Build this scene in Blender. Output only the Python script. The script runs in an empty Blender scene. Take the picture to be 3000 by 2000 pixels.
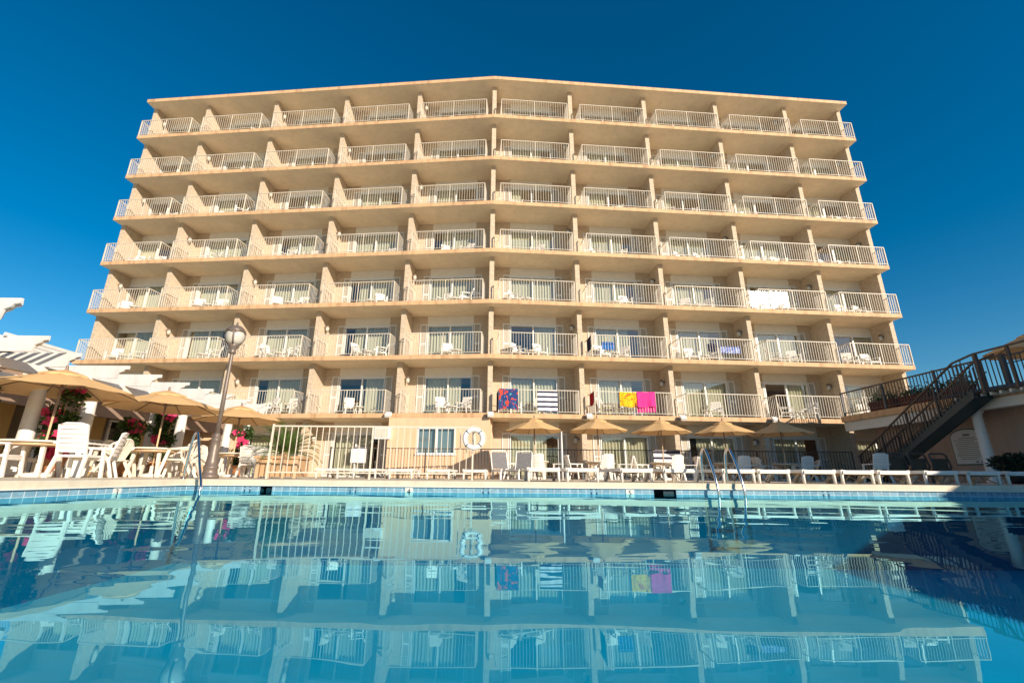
import bpy, math, random
from mathutils import Vector, Matrix
random.seed(7)
S = bpy.context.scene
COL = S.collection
PI = math.pi
R_ = math.radians

# ------------------------------------------------------------------ camera, sky, sun, exposure
cam = bpy.data.cameras.new('camera'); camo = bpy.data.objects.new('camera', cam); COL.objects.link(camo)
camo.matrix_world = Matrix.Translation((0, 0, .3)) @ Matrix.Rotation(R_(90 + 16.614), 4, 'X') @ Matrix.Rotation(R_(.477), 4, 'Z')
cam.sensor_width = 36; cam.lens = 1320.03 / 3000 * 36; cam.shift_x = .00975
cam.clip_start = .02; cam.clip_end = 3000
S.camera = camo
SUN = Vector((.6215, -.7065, .3385)).normalized()
W = bpy.data.worlds.new('World'); S.world = W; W.use_nodes = True
nt = W.node_tree; nt.nodes.clear()
sky = nt.nodes.new('ShaderNodeTexSky'); sky.sky_type = 'NISHITA'; sky.sun_disc = False
sky.sun_elevation = math.asin(SUN.z); sky.sun_rotation = math.atan2(SUN.x, SUN.y)
sky.air_density = 1.0; sky.dust_density = .3; sky.ozone_density = 3.0; sky.altitude = 0
hs = nt.nodes.new('ShaderNodeHueSaturation'); hs.inputs['Saturation'].default_value = 1.45; hs.inputs['Hue'].default_value = .494
bg = nt.nodes.new('ShaderNodeBackground'); bg.inputs[1].default_value = .088
out = nt.nodes.new('ShaderNodeOutputWorld')
nt.links.new(sky.outputs[0], hs.inputs['Color']); nt.links.new(hs.outputs[0], bg.inputs[0]); nt.links.new(bg.outputs[0], out.inputs[0])
sl = bpy.data.lights.new('sun', 'SUN'); sl.energy = 4.7; sl.angle = R_(.5); sl.color = (1.0, .87, .70)
so = bpy.data.objects.new('sun', sl); COL.objects.link(so); so.rotation_euler = SUN.to_track_quat('Z', 'Y').to_euler()
S.view_settings.view_transform = 'Standard'; S.view_settings.look = 'None'; S.view_settings.exposure = .45
S.cycles.use_denoising = True
S.cycles.max_bounces = 10; S.cycles.diffuse_bounces = 4; S.cycles.glossy_bounces = 5; S.cycles.transparent_max_bounces = 24
S.cycles.caustics_reflective = False; S.cycles.caustics_refractive = False
S.cycles.sample_clamp_indirect = 6

# ------------------------------------------------------------------ materials
def newmat(name):
    m = bpy.data.materials.new(name); m.use_nodes = True
    n = m.node_tree; n.nodes.clear()
    o = n.nodes.new('ShaderNodeOutputMaterial')
    return m, n, o
def coords(n, scale=(1, 1, 1), kind='Object'):
    t = n.nodes.new('ShaderNodeTexCoord'); mp = n.nodes.new('ShaderNodeMapping'); mp.inputs['Scale'].default_value = scale
    n.links.new(t.outputs[kind], mp.inputs[0]); return mp.outputs[0]
def ramp(n, fac, stops):
    r = n.nodes.new('ShaderNodeValToRGB'); e = r.color_ramp.elements
    while len(e) < len(stops): e.new(.5)
    for k, (p, c) in enumerate(stops): e[k].position = p; e[k].color = (*c, 1)
    n.links.new(fac, r.inputs[0]); return r
def M(name, c, rough=.6, spec=.3, var=.12, scale=5, bump=0, bscale=60, metal=0, stretch=(1, 1, 1), transl=0, stain=0):
    m, n, o = newmat(name)
    b = n.nodes.new('ShaderNodeBsdfPrincipled')
    b.inputs['Roughness'].default_value = rough; b.inputs['Metallic'].default_value = metal
    b.inputs['Specular IOR Level'].default_value = spec
    v = coords(n, stretch)
    t = n.nodes.new('ShaderNodeTexNoise'); t.inputs['Scale'].default_value = scale; t.inputs['Detail'].default_value = 6; t.inputs['Roughness'].default_value = .65
    n.links.new(v, t.inputs[0])
    lo = [x * (1 - var) for x in c]; hi = [min(1, x * (1 + var)) for x in c]
    r = ramp(n, t.outputs[0], [(.3, lo), (.7, hi)])
    colr = r.outputs[0]
    if stain:
        v2 = coords(n, (1.2, 1.2, .12)); t2 = n.nodes.new('ShaderNodeTexNoise'); t2.inputs['Scale'].default_value = 3.0; t2.inputs['Detail'].default_value = 8
        n.links.new(v2, t2.inputs[0]); r2 = ramp(n, t2.outputs[0], [(.48, (1, 1, 1)), (.75, (1 - stain, 1 - stain * 1.05, 1 - stain * 1.1))])
        mx = n.nodes.new('ShaderNodeMix'); mx.data_type = 'RGBA'; mx.blend_type = 'MULTIPLY'; mx.inputs[0].default_value = 1
        n.links.new(colr, mx.inputs[6]); n.links.new(r2.outputs[0], mx.inputs[7]); colr = mx.outputs[2]
    n.links.new(colr, b.inputs['Base Color'])
    if bump:
        t3 = n.nodes.new('ShaderNodeTexNoise'); t3.inputs['Scale'].default_value = bscale; t3.inputs['Detail'].default_value = 4
        n.links.new(v, t3.inputs[0]); bp = n.nodes.new('ShaderNodeBump'); bp.inputs['Strength'].default_value = bump; bp.inputs['Distance'].default_value = .02
        n.links.new(t3.outputs[0], bp.inputs['Height']); n.links.new(bp.outputs[0], b.inputs['Normal'])
    if transl:
        tr = n.nodes.new('ShaderNodeBsdfTranslucent'); n.links.new(colr, tr.inputs[0])
        mx = n.nodes.new('ShaderNodeMixShader'); mx.inputs[0].default_value = transl
        n.links.new(b.outputs[0], mx.inputs[1]); n.links.new(tr.outputs[0], mx.inputs[2]); n.links.new(mx.outputs[0], o.inputs[0])
    else:
        n.links.new(b.outputs[0], o.inputs[0])
    return m
def brickmat(name, c1, c2, cm, bw, rh, ms, offset=.5, rough=.85, bump=.5, freq=2):
    m, n, o = newmat(name)
    t = n.nodes.new('ShaderNodeTexCoord'); sp = n.nodes.new('ShaderNodeSeparateXYZ'); n.links.new(t.outputs['Object'], sp.inputs[0])
    ad = n.nodes.new('ShaderNodeMath'); n.links.new(sp.outputs[0], ad.inputs[0]); n.links.new(sp.outputs[1], ad.inputs[1])
    cb = n.nodes.new('ShaderNodeCombineXYZ'); n.links.new(ad.outputs[0], cb.inputs[0]); n.links.new(sp.outputs[2], cb.inputs[1])
    b = n.nodes.new('ShaderNodeTexBrick'); b.offset = offset; b.offset_frequency = freq
    b.inputs['Color1'].default_value = (*c1, 1); b.inputs['Color2'].default_value = (*c2, 1); b.inputs['Mortar'].default_value = (*cm, 1)
    b.inputs['Scale'].default_value = 1; b.inputs['Mortar Size'].default_value = ms; b.inputs['Brick Width'].default_value = bw; b.inputs['Row Height'].default_value = rh
    b.inputs['Bias'].default_value = -.2
    n.links.new(cb.outputs[0], b.inputs[0])
    nz = n.nodes.new('ShaderNodeTexNoise'); nz.inputs['Scale'].default_value = 14; nz.inputs['Detail'].default_value = 6; n.links.new(t.outputs['Object'], nz.inputs[0])
    rr = ramp(n, nz.outputs[0], [(.3, (.82, .82, .82)), (.7, (1.1, 1.1, 1.1))])
    mx = n.nodes.new('ShaderNodeMix'); mx.data_type = 'RGBA'; mx.blend_type = 'MULTIPLY'; mx.inputs[0].default_value = 1
    n.links.new(b.outputs[0], mx.inputs[6]); n.links.new(rr.outputs[0], mx.inputs[7])
    p = n.nodes.new('ShaderNodeBsdfPrincipled'); p.inputs['Roughness'].default_value = rough; n.links.new(mx.outputs[2], p.inputs['Base Color'])
    bp = n.nodes.new('ShaderNodeBump'); bp.inputs['Strength'].default_value = bump; bp.inputs['Distance'].default_value = .01; bp.invert = True
    n.links.new(b.outputs[1], bp.inputs['Height']); n.links.new(bp.outputs[0], p.inputs['Normal']); n.links.new(p.outputs[0], o.inputs[0])
    return m
def glassmat(name, tint=(.90, .92, .90), rough=.0, boost=.17, wave=.0):
    m, n, o = newmat(name)
    tr = n.nodes.new('ShaderNodeBsdfTransparent'); tr.inputs[0].default_value = (*tint, 1)
    gl = n.nodes.new('ShaderNodeBsdfGlossy'); gl.inputs['Roughness'].default_value = rough
    fr = n.nodes.new('ShaderNodeLayerWeight'); pw = n.nodes.new('ShaderNodeMath'); pw.operation = 'POWER'; pw.inputs[1].default_value = 4.0; fr.inputs['Blend'].default_value = .5; n.links.new(fr.outputs['Facing'], pw.inputs[0])
    mr = n.nodes.new('ShaderNodeMapRange'); mr.inputs[3].default_value = boost; mr.inputs[4].default_value = 1
    n.links.new(pw.outputs[0], mr.inputs[0])
    mx = n.nodes.new('ShaderNodeMixShader'); n.links.new(mr.outputs[0], mx.inputs[0])
    n.links.new(tr.outputs[0], mx.inputs[1]); n.links.new(gl.outputs[0], mx.inputs[2]); n.links.new(mx.outputs[0], o.inputs[0])
    if wave:
        nz = n.nodes.new('ShaderNodeTexNoise'); nz.inputs['Scale'].default_value = 1.6; n.links.new(coords(n), nz.inputs[0])
        bp = n.nodes.new('ShaderNodeBump'); bp.inputs['Strength'].default_value = 1; bp.inputs['Distance'].default_value = wave
        n.links.new(nz.outputs[0], bp.inputs['Height']); n.links.new(bp.outputs[0], gl.inputs['Normal'])
    return m

m_fascia = M('peach_fascia_paint', (.68, .42, .23), .65, .25, .09, 2.0, .06, 30, stain=.4)
m_soffit = M('cream_soffit_paint', (.88, .73, .52), .8, .2, .08, 1.2, .05, 25, stain=.08)
m_balc = M('balcony_concrete', (.76, .66, .52), .8, .2, .15, 3, .1, 40)
m_brick = brickmat('tan_brick', (.61, .48, .345), (.52, .40, .275), (.62, .52, .41), .215, .075, .010, bump=.3)
m_stucco = M('white_header_stucco', (.78, .74, .66), .85, .2, .05, 3, .08, 60)
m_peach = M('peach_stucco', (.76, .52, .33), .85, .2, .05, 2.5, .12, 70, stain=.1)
m_peach2 = M('shade_toned_peach_stucco', (.52, .38, .31), .85, .2, .05, 2.5, .12, 70, stain=.15)  # same peach stucco with its shaded tone put into the base colour
m_white = M('white_paint', (.80, .78, .74), .45, .4, .05, 8)
m_rail = M('cream_white_rail_paint', (.70, .62, .51), .45, .4, .06, 8)
m_alu = M('white_aluminium', (.76, .77, .76), .35, .5, .04, 8)
m_shut = M('louvre_beige', (.62, .57, .48), .6, .3, .06, 6)
m_curt = M('pale_green_curtain', (.76, .74, .56), .9, .1, .06, 3, transl=.25, stretch=(1, 1, .1))
m_curt2 = M('dark_green_curtain', (.22, .24, .14), .9, .1, .15, 3, stretch=(1, 1, .1))
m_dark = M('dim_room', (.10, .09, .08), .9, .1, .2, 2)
m_glass = glassmat('door_glass', wave=.0015)
m_glass_w = glassmat('hazy_door_glass', rough=.1, wave=.004, boost=.12)
m_lampglass = M('lamp_glass', (.8, .76, .66), .25, .5, .05, 5, transl=.3)
m_bronze = M('bronze_metal', (.23, .16, .12), .45, .5, .15, 9, metal=.3)
m_pole = M('lamp_post_paint', (.19, .145, .12), .42, .5, .12, 9, metal=.25)
m_brown = M('dark_brown_rail', (.085, .065, .055), .5, .4, .15, 9)
m_cafe = M('shade_browned_fascia', (.34, .235, .175), .8, .2, .1, 3, .1, 50, stain=.15)  # peach fascia coloured brown to carry the shade under the pergola
m_cafew = M('dim_cafe_wall', (.20, .15, .105), .85, .2, .12, 3)  # wall coloured dark to stand for the dim open interior
m_perg = M('pergola_white', (.68, .665, .64), .5, .35, .07, 5, stain=.12)
m_grey = M('grey_rail', (.09, .095, .105), .5, .4, .15, 9)
m_steel = M('stainless_steel', (.72, .70, .67), .18, .5, .06, 20, metal=1)
m_resin = M('white_resin', (.80, .76, .70), .4, .4, .06, 7)
m_resin2 = M('ivory_resin', (.76, .70, .60), .4, .4, .06, 7)
m_table = M('table_top_tan', (.62, .42, .25), .4, .4, .1, 9)
m_canvas = M('tan_canvas', (.80, .52, .25), .85, .15, .07, 7, .12, 300, transl=.2)
m_wood = M('light_wood', (.60, .42, .26), .55, .3, .2, 6, stretch=(6, 6, .6))
m_planter = M('planter_wood', (.52, .33, .18), .7, .2, .22, 5, .2, 30, stretch=(6, 6, .5))
m_terra = M('terracotta', (.50, .24, .12), .75, .2, .15, 8)
m_leaf = M('leaf_green', (.055, .11, .025), .5, .4, .45, 9, transl=.25)
m_leaf2 = M('leaf_light_green', (.13, .20, .04), .5, .4, .4, 9, transl=.3)
m_palm = M('palm_green', (.10, .17, .035), .45, .4, .35, 6, transl=.2)
m_pink = M('hibiscus_pink', (.80, .07, .20), .6, .2, .2, 12, transl=.3)
m_bush = M('bush_green', (.02, .03, .015), .5, .3, .4, 9)
m_brownfab = M('brown_sling', (.11, .075, .05), .8, .2, .12, 12, .2, 300)
m_teal = M('stair_steel_grey', (.03, .055, .065), .45, .4, .15, 6)
m_plaque = M('plaque_white', (.72, .72, .70), .5, .3, .04, 7)
m_plaqueg = M('plaque_green', (.06, .16, .13), .5, .3, .05, 7)
m_text = M('grey_lettering', (.25, .25, .25), .6, .3, .1, 7)
m_black = M('black_paint', (.012, .012, .014), .5, .3, .1, 7)
m_conc = M('pool_deck_concrete', (.74, .64, .49), .85, .2, .12, 1.5, .1, 30)
m_cop = M('coping_concrete', (.72, .62, .47), .8, .25, .12, 3.5, .15, 45)
m_plaster = M('pool_plaster', (.56, .80, .80), .8, .2, .08, 1.2)
m_plasterw = M('darkened_pool_wall_plaster', (.03, .25, .34), .8, .2, .12, 1.5)  # wall colour darkened in place of the dimming that refraction would give
m_skim = M('skimmer_dark', (.008, .035, .05), .5, .3, .2, 6)
m_tile = brickmat('pool_tile', (.19, .36, .47), (.29, .45, .54), (.60, .66, .68), .15, .151, .006, offset=0, rough=.2, bump=.3)
m_tilew = M('white_tile', (.74, .72, .66), .25, .5, .05, 8)
m_tiled = M('dark_blue_tile', (.04, .12, .20), .25, .5, .3, 60)
m_roof = M('roof_tile_grey', (.10, .105, .11), .8, .2, .25, 8)
m_ochre = M('ochre_wall', (.62, .40, .15), .85, .2, .06, 3)
m_red = M('red_towel', (.42, .02, .03), .95, .1, .12, 20)
m_pinkt = M('pink_towel', (.80, .05, .27), .95, .1, .1, 14, .3, 200)
m_navy = M('navy_towel', (.02, .025, .06), .95, .1, .2, 14)
m_bluet = M('blue_towel', (.03, .16, .50), .95, .1, .2, 14)
m_whitet = M('white_towel', (.72, .70, .74), .95, .1, .06, 14)
m_buoy = M('lifebuoy_white', (.80, .79, .77), .4, .4, .05, 9)
m_pot = M('planter_red', (.13, .035, .03), .6, .3, .15, 8)

def stripes():
    m, n, o = newmat('striped_towel')
    t = n.nodes.new('ShaderNodeTexCoord'); sp = n.nodes.new('ShaderNodeSeparateXYZ'); n.links.new(t.outputs['Object'], sp.inputs[0])
    mu = n.nodes.new('ShaderNodeMath'); mu.operation = 'MULTIPLY'; mu.inputs[1].default_value = 1 / .222; n.links.new(sp.outputs[2], mu.inputs[0])
    fr = n.nodes.new('ShaderNodeMath'); fr.operation = 'FRACT'; n.links.new(mu.outputs[0], fr.inputs[0])
    r = ramp(n, fr.outputs[0], [(.0, (.74, .72, .76)), (.62, (.02, .025, .06))]); r.color_ramp.interpolation = 'CONSTANT'
    b = n.nodes.new('ShaderNodeBsdfPrincipled'); b.inputs['Roughness'].default_value = .95; n.links.new(r.outputs[0], b.inputs['Base Color']); n.links.new(b.outputs[0], o.inputs[0])
    return m
def printed(name, stops, scale, seed, dist=1.5):
    m, n, o = newmat(name)
    v = coords(n, (1, 0, .8)); t = n.nodes.new('ShaderNodeTexNoise'); t.noise_dimensions = '4D'; t.inputs['W'].default_value = seed
    t.inputs['Scale'].default_value = scale; t.inputs['Detail'].default_value = 1.5; t.inputs['Distortion'].default_value = dist; n.links.new(v, t.inputs[0])
    r = ramp(n, t.outputs[0], stops); r.color_ramp.interpolation = 'CONSTANT'
    b = n.nodes.new('ShaderNodeBsdfPrincipled'); b.inputs['Roughness'].default_value = .95; n.links.new(r.outputs[0], b.inputs['Base Color']); n.links.new(b.outputs[0], o.inputs[0])
    return m
m_stripe = stripes()
m_print = printed('printed_towel', [(0, (.10, .35, .40)), (.36, (.02, .05, .18)), (.56, (.70, .07, .03)), (.70, (.25, .03, .12))], 4.2, 3.1)
m_yell = printed('yellow_towel', [(0, (.70, .16, .01)), (.36, (.85, .50, .01)), (.56, (.78, .20, .01)), (.62, (.16, .03, .05)), (.66, (.85, .48, .01))], 4.6, 8.3)
m_bluep = printed('blue_print_towel', [(0, (.05, .10, .45)), (.48, (.62, .68, .85)), (.56, (.08, .16, .55))], 9, 2.2)

# water: mirror by Fresnel over a clear turquoise body
m_water, n, o = newmat('pool_water')
nz = n.nodes.new('ShaderNodeTexNoise'); nz.inputs['Scale'].default_value = .95; nz.inputs['Detail'].default_value = 1.2; nz.inputs['Distortion'].default_value = .35
n.links.new(coords(n, (.62, 1.15, 1)), nz.inputs[0])
nz2 = n.nodes.new('ShaderNodeTexNoise'); nz2.inputs['Scale'].default_value = 4.5; nz2.inputs['Detail'].default_value = 1.5
n.links.new(coords(n, (.5, 1.2, 1)), nz2.inputs[0])
ma = n.nodes.new('ShaderNodeMath'); ma.operation = 'MULTIPLY_ADD'; ma.inputs[1].default_value = .07
n.links.new(nz2.outputs[0], ma.inputs[0]); n.links.new(nz.outputs[0], ma.inputs[2])
bp = n.nodes.new('ShaderNodeBump'); bp.inputs['Strength'].default_value = 1; bp.inputs['Distance'].default_value = .0105
n.links.new(ma.outputs[0], bp.inputs['Height'])
gl = n.nodes.new('ShaderNodeBsdfGlossy'); gl.inputs['Roughness'].default_value = 0; gl.inputs[0].default_value = (.45, .92, 1, 1); n.links.new(bp.outputs[0], gl.inputs['Normal'])
tr = n.nodes.new('ShaderNodeBsdfTransparent'); tr.inputs[0].default_value = (.0, .67, .86, 1)
fr = n.nodes.new('ShaderNodeFresnel'); fr.inputs[0].default_value = 1.5
ge = n.nodes.new('ShaderNodeNewGeometry')
mxf = n.nodes.new('ShaderNodeMix'); mxf.data_type = 'FLOAT'; mxf.inputs[3].default_value = .08
n.links.new(ge.outputs['Backfacing'], mxf.inputs[0]); n.links.new(fr.outputs[0], mxf.inputs[2])
mx = n.nodes.new('ShaderNodeMixShader'); n.links.new(mxf.outputs[0], mx.inputs[0]); n.links.new(tr.outputs[0], mx.inputs[1]); n.links.new(gl.outputs[0], mx.inputs[2])
n.links.new(mx.outputs[0], o.inputs[0])

# ------------------------------------------------------------------ mesh helpers
class MB:
    def __init__(s): s.v = []; s.f = []; s.m = []; s.s = []
    def add(s, vs, fs, m=0, sm=False):
        b = len(s.v); s.v += [tuple(p) for p in vs]
        for f in fs: s.f.append([b + i for i in f]); s.m.append(m); s.s.append(sm)
    def box(s, x0, x1, y0, y1, z0, z1, m=0):
        s.add([(x0, y0, z0), (x1, y0, z0), (x1, y1, z0), (x0, y1, z0), (x0, y0, z1), (x1, y0, z1), (x1, y1, z1), (x0, y1, z1)],
              [(3, 2, 1, 0), (4, 5, 6, 7), (0, 1, 5, 4), (1, 2, 6, 5), (2, 3, 7, 6), (3, 0, 4, 7)], m)
    def bar(s, p, q, w, h=None, m=0, w2=None, h2=None):
        p = Vector(p); q = Vector(q); h = h or w; w2 = w2 or w; h2 = h2 or h
        d = (q - p).normalized(); up = Vector((0, 0, 1)) if abs(d.z) < .9 else Vector((0, 1, 0))
        a = d.cross(up).normalized(); b = a.cross(d).normalized()
        vs = [p + a * (i * w / 2) + b * (j * h / 2) for i, j in ((-1, -1), (1, -1), (1, 1), (-1, 1))] + [q + a * (i * w2 / 2) + b * (j * h2 / 2) for i, j in ((-1, -1), (1, -1), (1, 1), (-1, 1))]
        s.add(vs, [(3, 2, 1, 0), (4, 5, 6, 7), (0, 1, 5, 4), (1, 2, 6, 5), (2, 3, 7, 6), (3, 0, 4, 7)], m)
    def tube(s, pts, r, n=8, m=0, sm=True, closed=False):
        pts = [Vector(p) for p in pts]; rs = r if isinstance(r, (list, tuple)) else [r] * len(pts)
        vs = []; N = len(pts); prev = None
        for i, p in enumerate(pts):
            if closed: d = pts[(i + 1) % N] - pts[i - 1]
            else: d = pts[min(i + 1, N - 1)] - pts[max(i - 1, 0)]
            d.normalize()
            ref = prev if prev is not None else (Vector((0, 0, 1)) if abs(d.z) < .9 else Vector((0, 1, 0)))
            a = d.cross(ref)
            if a.length < 1e-4: a = d.cross(Vector((1, .3, .2)))
            a.normalize(); b = a.cross(d).normalized(); prev = b
            for k in range(n):
                t = 2 * PI * k / n; vs.append(p + (a * math.cos(t) + b * math.sin(t)) * rs[i])
        fs = []
        for i in range(N if closed else N - 1):
            j = (i + 1) % N
            for k in range(n): fs.append((i * n + k, i * n + (k + 1) % n, j * n + (k + 1) % n, j * n + k))
        if not closed: fs += [tuple(range(n))[::-1], tuple((N - 1) * n + k for k in range(n))]
        s.add(vs, fs, m, sm)
    def lathe(s, prof, n=20, c=(0, 0, 0), m=0, sm=True, ph=0):
        vs = []; N = len(prof)
        for r, z in prof:
            for k in range(n):
                t = 2 * PI * k / n + ph; vs.append((c[0] + r * math.cos(t), c[1] + r * math.sin(t), c[2] + z))
        fs = [(i * n + k, i * n + (k + 1) % n, (i + 1) * n + (k + 1) % n, (i + 1) * n + k) for i in range(N - 1) for k in range(n)]
        fs += [tuple(range(n))[::-1], tuple((N - 1) * n + k for k in range(n))]
        s.add(vs, fs, m, sm)
    def prism(s, poly, vec, m=0, mb=None, mt=None):
        vec = Vector(vec); n = len(poly); P = [Vector(p) for p in poly]
        s.add(P + [p + vec for p in P], [], m); b = len(s.v) - 2 * n
        def F(f, mm): s.f.append([b + i for i in f]); s.m.append(mm); s.s.append(False)
        F(list(range(n))[::-1], m if mb is None else mb); F(list(range(n, 2 * n)), m if mt is None else mt)
        for i in range(n): j = (i + 1) % n; F((i, j, n + j, n + i), m)
    def sheet(s, fn, nu, nv, m=0, sm=True, th=0):
        vs = [fn(i / nu, j / nv) for j in range(nv + 1) for i in range(nu + 1)]
        fs = [(j * (nu + 1) + i, j * (nu + 1) + i + 1, (j + 1) * (nu + 1) + i + 1, (j + 1) * (nu + 1) + i) for j in range(nv) for i in range(nu)]
        s.add(vs, fs, m, sm)
    def mesh(s, name, mats, mir=1):
        me = bpy.data.meshes.new(name)
        v = s.v if mir == 1 else [(-x, y, z) for x, y, z in s.v]
        f = s.f if mir == 1 else [q[::-1] for q in s.f]
        me.from_pydata(v, [], f)
        mats = mats if isinstance(mats, (list, tuple)) else [mats]
        for x in mats: me.materials.append(x)
        me.polygons.foreach_set('material_index', s.m); me.polygons.foreach_set('use_smooth', s.s); me.update()
        return me
    def build(s, name, mats, parent=None, loc=(0, 0, 0), rz=0, mir=1):
        return put(name, s.mesh(name, mats, mir), parent, loc, rz)
def put(name, me, parent=None, loc=(0, 0, 0), rz=0):
    o = bpy.data.objects.new(name, me); COL.objects.link(o); o.parent = parent; o.location = loc; o.rotation_euler = (0, 0, rz); return o
def tag(o, label=None, cat=None, group=None, kind=None):
    if label: o['label'] = label
    if cat: o['category'] = cat
    if group: o['group'] = group
    if kind: o['kind'] = kind
    return o
def thing(name, label, cat, loc=(0, 0, 0), rz=0, group=None):
    o = bpy.data.objects.new(name, None); COL.objects.link(o); o.location = loc; o.rotation_euler = (0, 0, rz); o.empty_display_size = .2
    return tag(o, label, cat, group)
KIDS = {}
def kids(o): return [c for c in bpy.data.objects if c.parent == o]
def dup(root, loc, rz, label, group=None, sc=1):
    def rec(o, parent):
        c = o.copy(); COL.objects.link(c); c.parent = parent
        for ch in KIDS.setdefault(o.name, kids(o)): rec(ch, c)
        return c
    r = rec(root, None); r.location = loc; r.rotation_euler = (0, 0, rz); r.scale = (sc,) * 3; r['label'] = label
    if group: r['group'] = group
    return r
def struct(name, mb, mats, loc=(0, 0, 0)): return tag(mb.build(name, mats, None, loc), kind='structure')
ORD = ['', 'first', 'second', 'third', 'fourth', 'fifth', 'sixth', 'seventh', 'eighth', 'ninth', 'tenth', 'eleventh', 'twelfth']

# ------------------------------------------------------------------ ground, pool
PX0, PX1, PY0, PY1, DZ = -5.9, 12.2, -4.0, 8.9, .2
mb = MB(); B = 600; c = .32
for x0, x1, y0, y1 in ((-B, PX0 - c, -B, B), (PX1 + c, B, -B, B), (PX0 - c, PX1 + c, PY1 + c, B), (PX0 - c, PX1 + c, -B, PY0 - c)):
    mb.add([(x0, y0, DZ - .004), (x1, y0, DZ - .004), (x1, y1, DZ - .004), (x0, y1, DZ - .004)], [(0, 1, 2, 3)])
struct('pool_deck', mb, m_conc)
mb = MB()
def coping(x0, x1, y0, y1): mb.box(x0, x1, y0, y1, .085, DZ); 
e = .025
coping(PX0 - c, PX0 + e, PY0 - c, PY1 + c); coping(PX1 - e, PX1 + c, PY0 - c, PY1 + c)
coping(PX0 + e, PX1 - e, PY1 - e, PY1 + c); coping(PX0 + e, PX1 - e, PY0 - c, PY0 + e)
mb.box(PX0 + e, PX1 - e, PY1 - e - .012, PY1 - e, .088, .104, 1); mb.box(PX0 + e, PX0 + e + .012, PY0 + e, PY1 - e - .012, .088, .104, 1)
struct('pool_coping', mb, [m_cop, m_tilew])
mb = MB(); zf = -1.25
SK = [(-4.40, .20), (3.08, .40)]   # skimmer mouths in the far wall
def vwall(p, q, z0, z1, m): mb.add([(*p, z0), (*q, z0), (*q, z1), (*p, z1)], [(0, 1, 2, 3)], m)
for m_, z0, z1 in ((2, zf, -.065), (1, -.065, .085)):
    vwall((PX0, PY0), (PX0, PY1), z0, z1, m_)
    if m_ == 2: vwall((PX0, PY1), (PX1, PY1), z0, z1, m_)
    else:
        xs = [PX0] + [v for cx, w in SK for v in (cx - w / 2, cx + w / 2)] + [PX1]
        for i in range(0, len(xs), 2): vwall((xs[i], PY1), (xs[i + 1], PY1), z0, z1, 1)
    vwall((PX1, PY1), (PX1, PY0), z0, z1, m_); vwall((PX1, PY0), (PX0, PY0), z0, z1, m_)
mb.add([(PX0, PY0, zf), (PX1, PY0, zf), (PX1, PY1, zf), (PX0, PY1, zf)], [(0, 1, 2, 3)], 0)
struct('pool_basin', mb, [m_plaster, m_tile, m_plasterw])
mb = MB(); mb.add([(PX0, PY0, 0), (PX1, PY0, 0), (PX1, PY1, 0), (PX0, PY1, 0)], [(0, 1, 2, 3)])
struct('pool_water', mb, m_water)
for k, (cx, w) in enumerate(SK):
    t = thing('pool_skimmer', ['dark skimmer mouth in the tile band near the corner by the steel handrail', 'wide dark skimmer mouth in the tile band beside the number 5'][k], 'skimmer', (cx, PY1, 0), 0, 'skimmer mouths in the tile band')
    b = MB(); w2 = w / 2
    b.box(-w2, w2, .28, .30, -.065, .085); b.box(-w2 - .01, -w2, .0, .28, -.065, .085); b.box(w2, w2 + .01, 0, .28, -.065, .085); b.box(-w2, w2, 0, .28, .075, .0849); b.box(-w2, w2, 0, .28, -.075, -.065)
    b.build('box', m_skim, t)
    b = MB(); b.box(-w2 * .1, w2, .03, .045, -.06, .05); b.build('flap', m_skim, t)
for k, (px, py, rz, ch) in enumerate([(PX0 + .004, 7.3, PI / 2, '3'), (-1.72, PY1 - .004, 0, '4'), (2.42, PY1 - .004, 0, '5')]):
    lb = ['white tile reading 3 on the pool wall left of the handrail', 'white tile reading 4 on the far pool wall', 'white tile reading 5 on the far pool wall'][k]
    t = thing('depth_marker', lb, 'depth marker', (px, py, 0), rz, 'pool depth markers')
    b = MB(); b.box(-.075, .075, -.006, .0, -.06, .083); b.build('tile', m_tilew, t)
    cu = bpy.data.curves.new('digit', 'FONT'); cu.body = ch; cu.size = .13; cu.align_x = 'CENTER'; cu.extrude = .001; cu.materials.append(m_black)
    fo = bpy.data.objects.new('font', cu); me = bpy.data.meshes.new_from_object(fo); bpy.data.objects.remove(fo); me.name = 'digit'
    o = put('digit', me, t, (0, -.0075, -.028)); o.rotation_euler = (PI / 2, 0, 0)
for k, (x, lb) in enumerate([(-4.75, 'dark dotted tile close to the corner skimmer'), (-2.77, 'dark dotted tile left of the number 4'), (-.28, 'dark dotted tile right of the number 4'), (1.75, 'dark dotted tile left of the number 5'), (6.1, 'dark dotted tile right of the pool ladder')]):
    b = MB()
    for dx in (-.05, .05): b.box(dx - .012, dx + .012, -.006, 0, -.05, .03)
    for dx in (-.05, .05):
        b.box(dx - .016, dx + .016, -.006, 0, .062, .078)
    tag(b.build('lane_tile', m_tiled, None, (x, PY1 - .001, 0)), lb, 'tile', 'dark dotted lane tiles')

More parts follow.
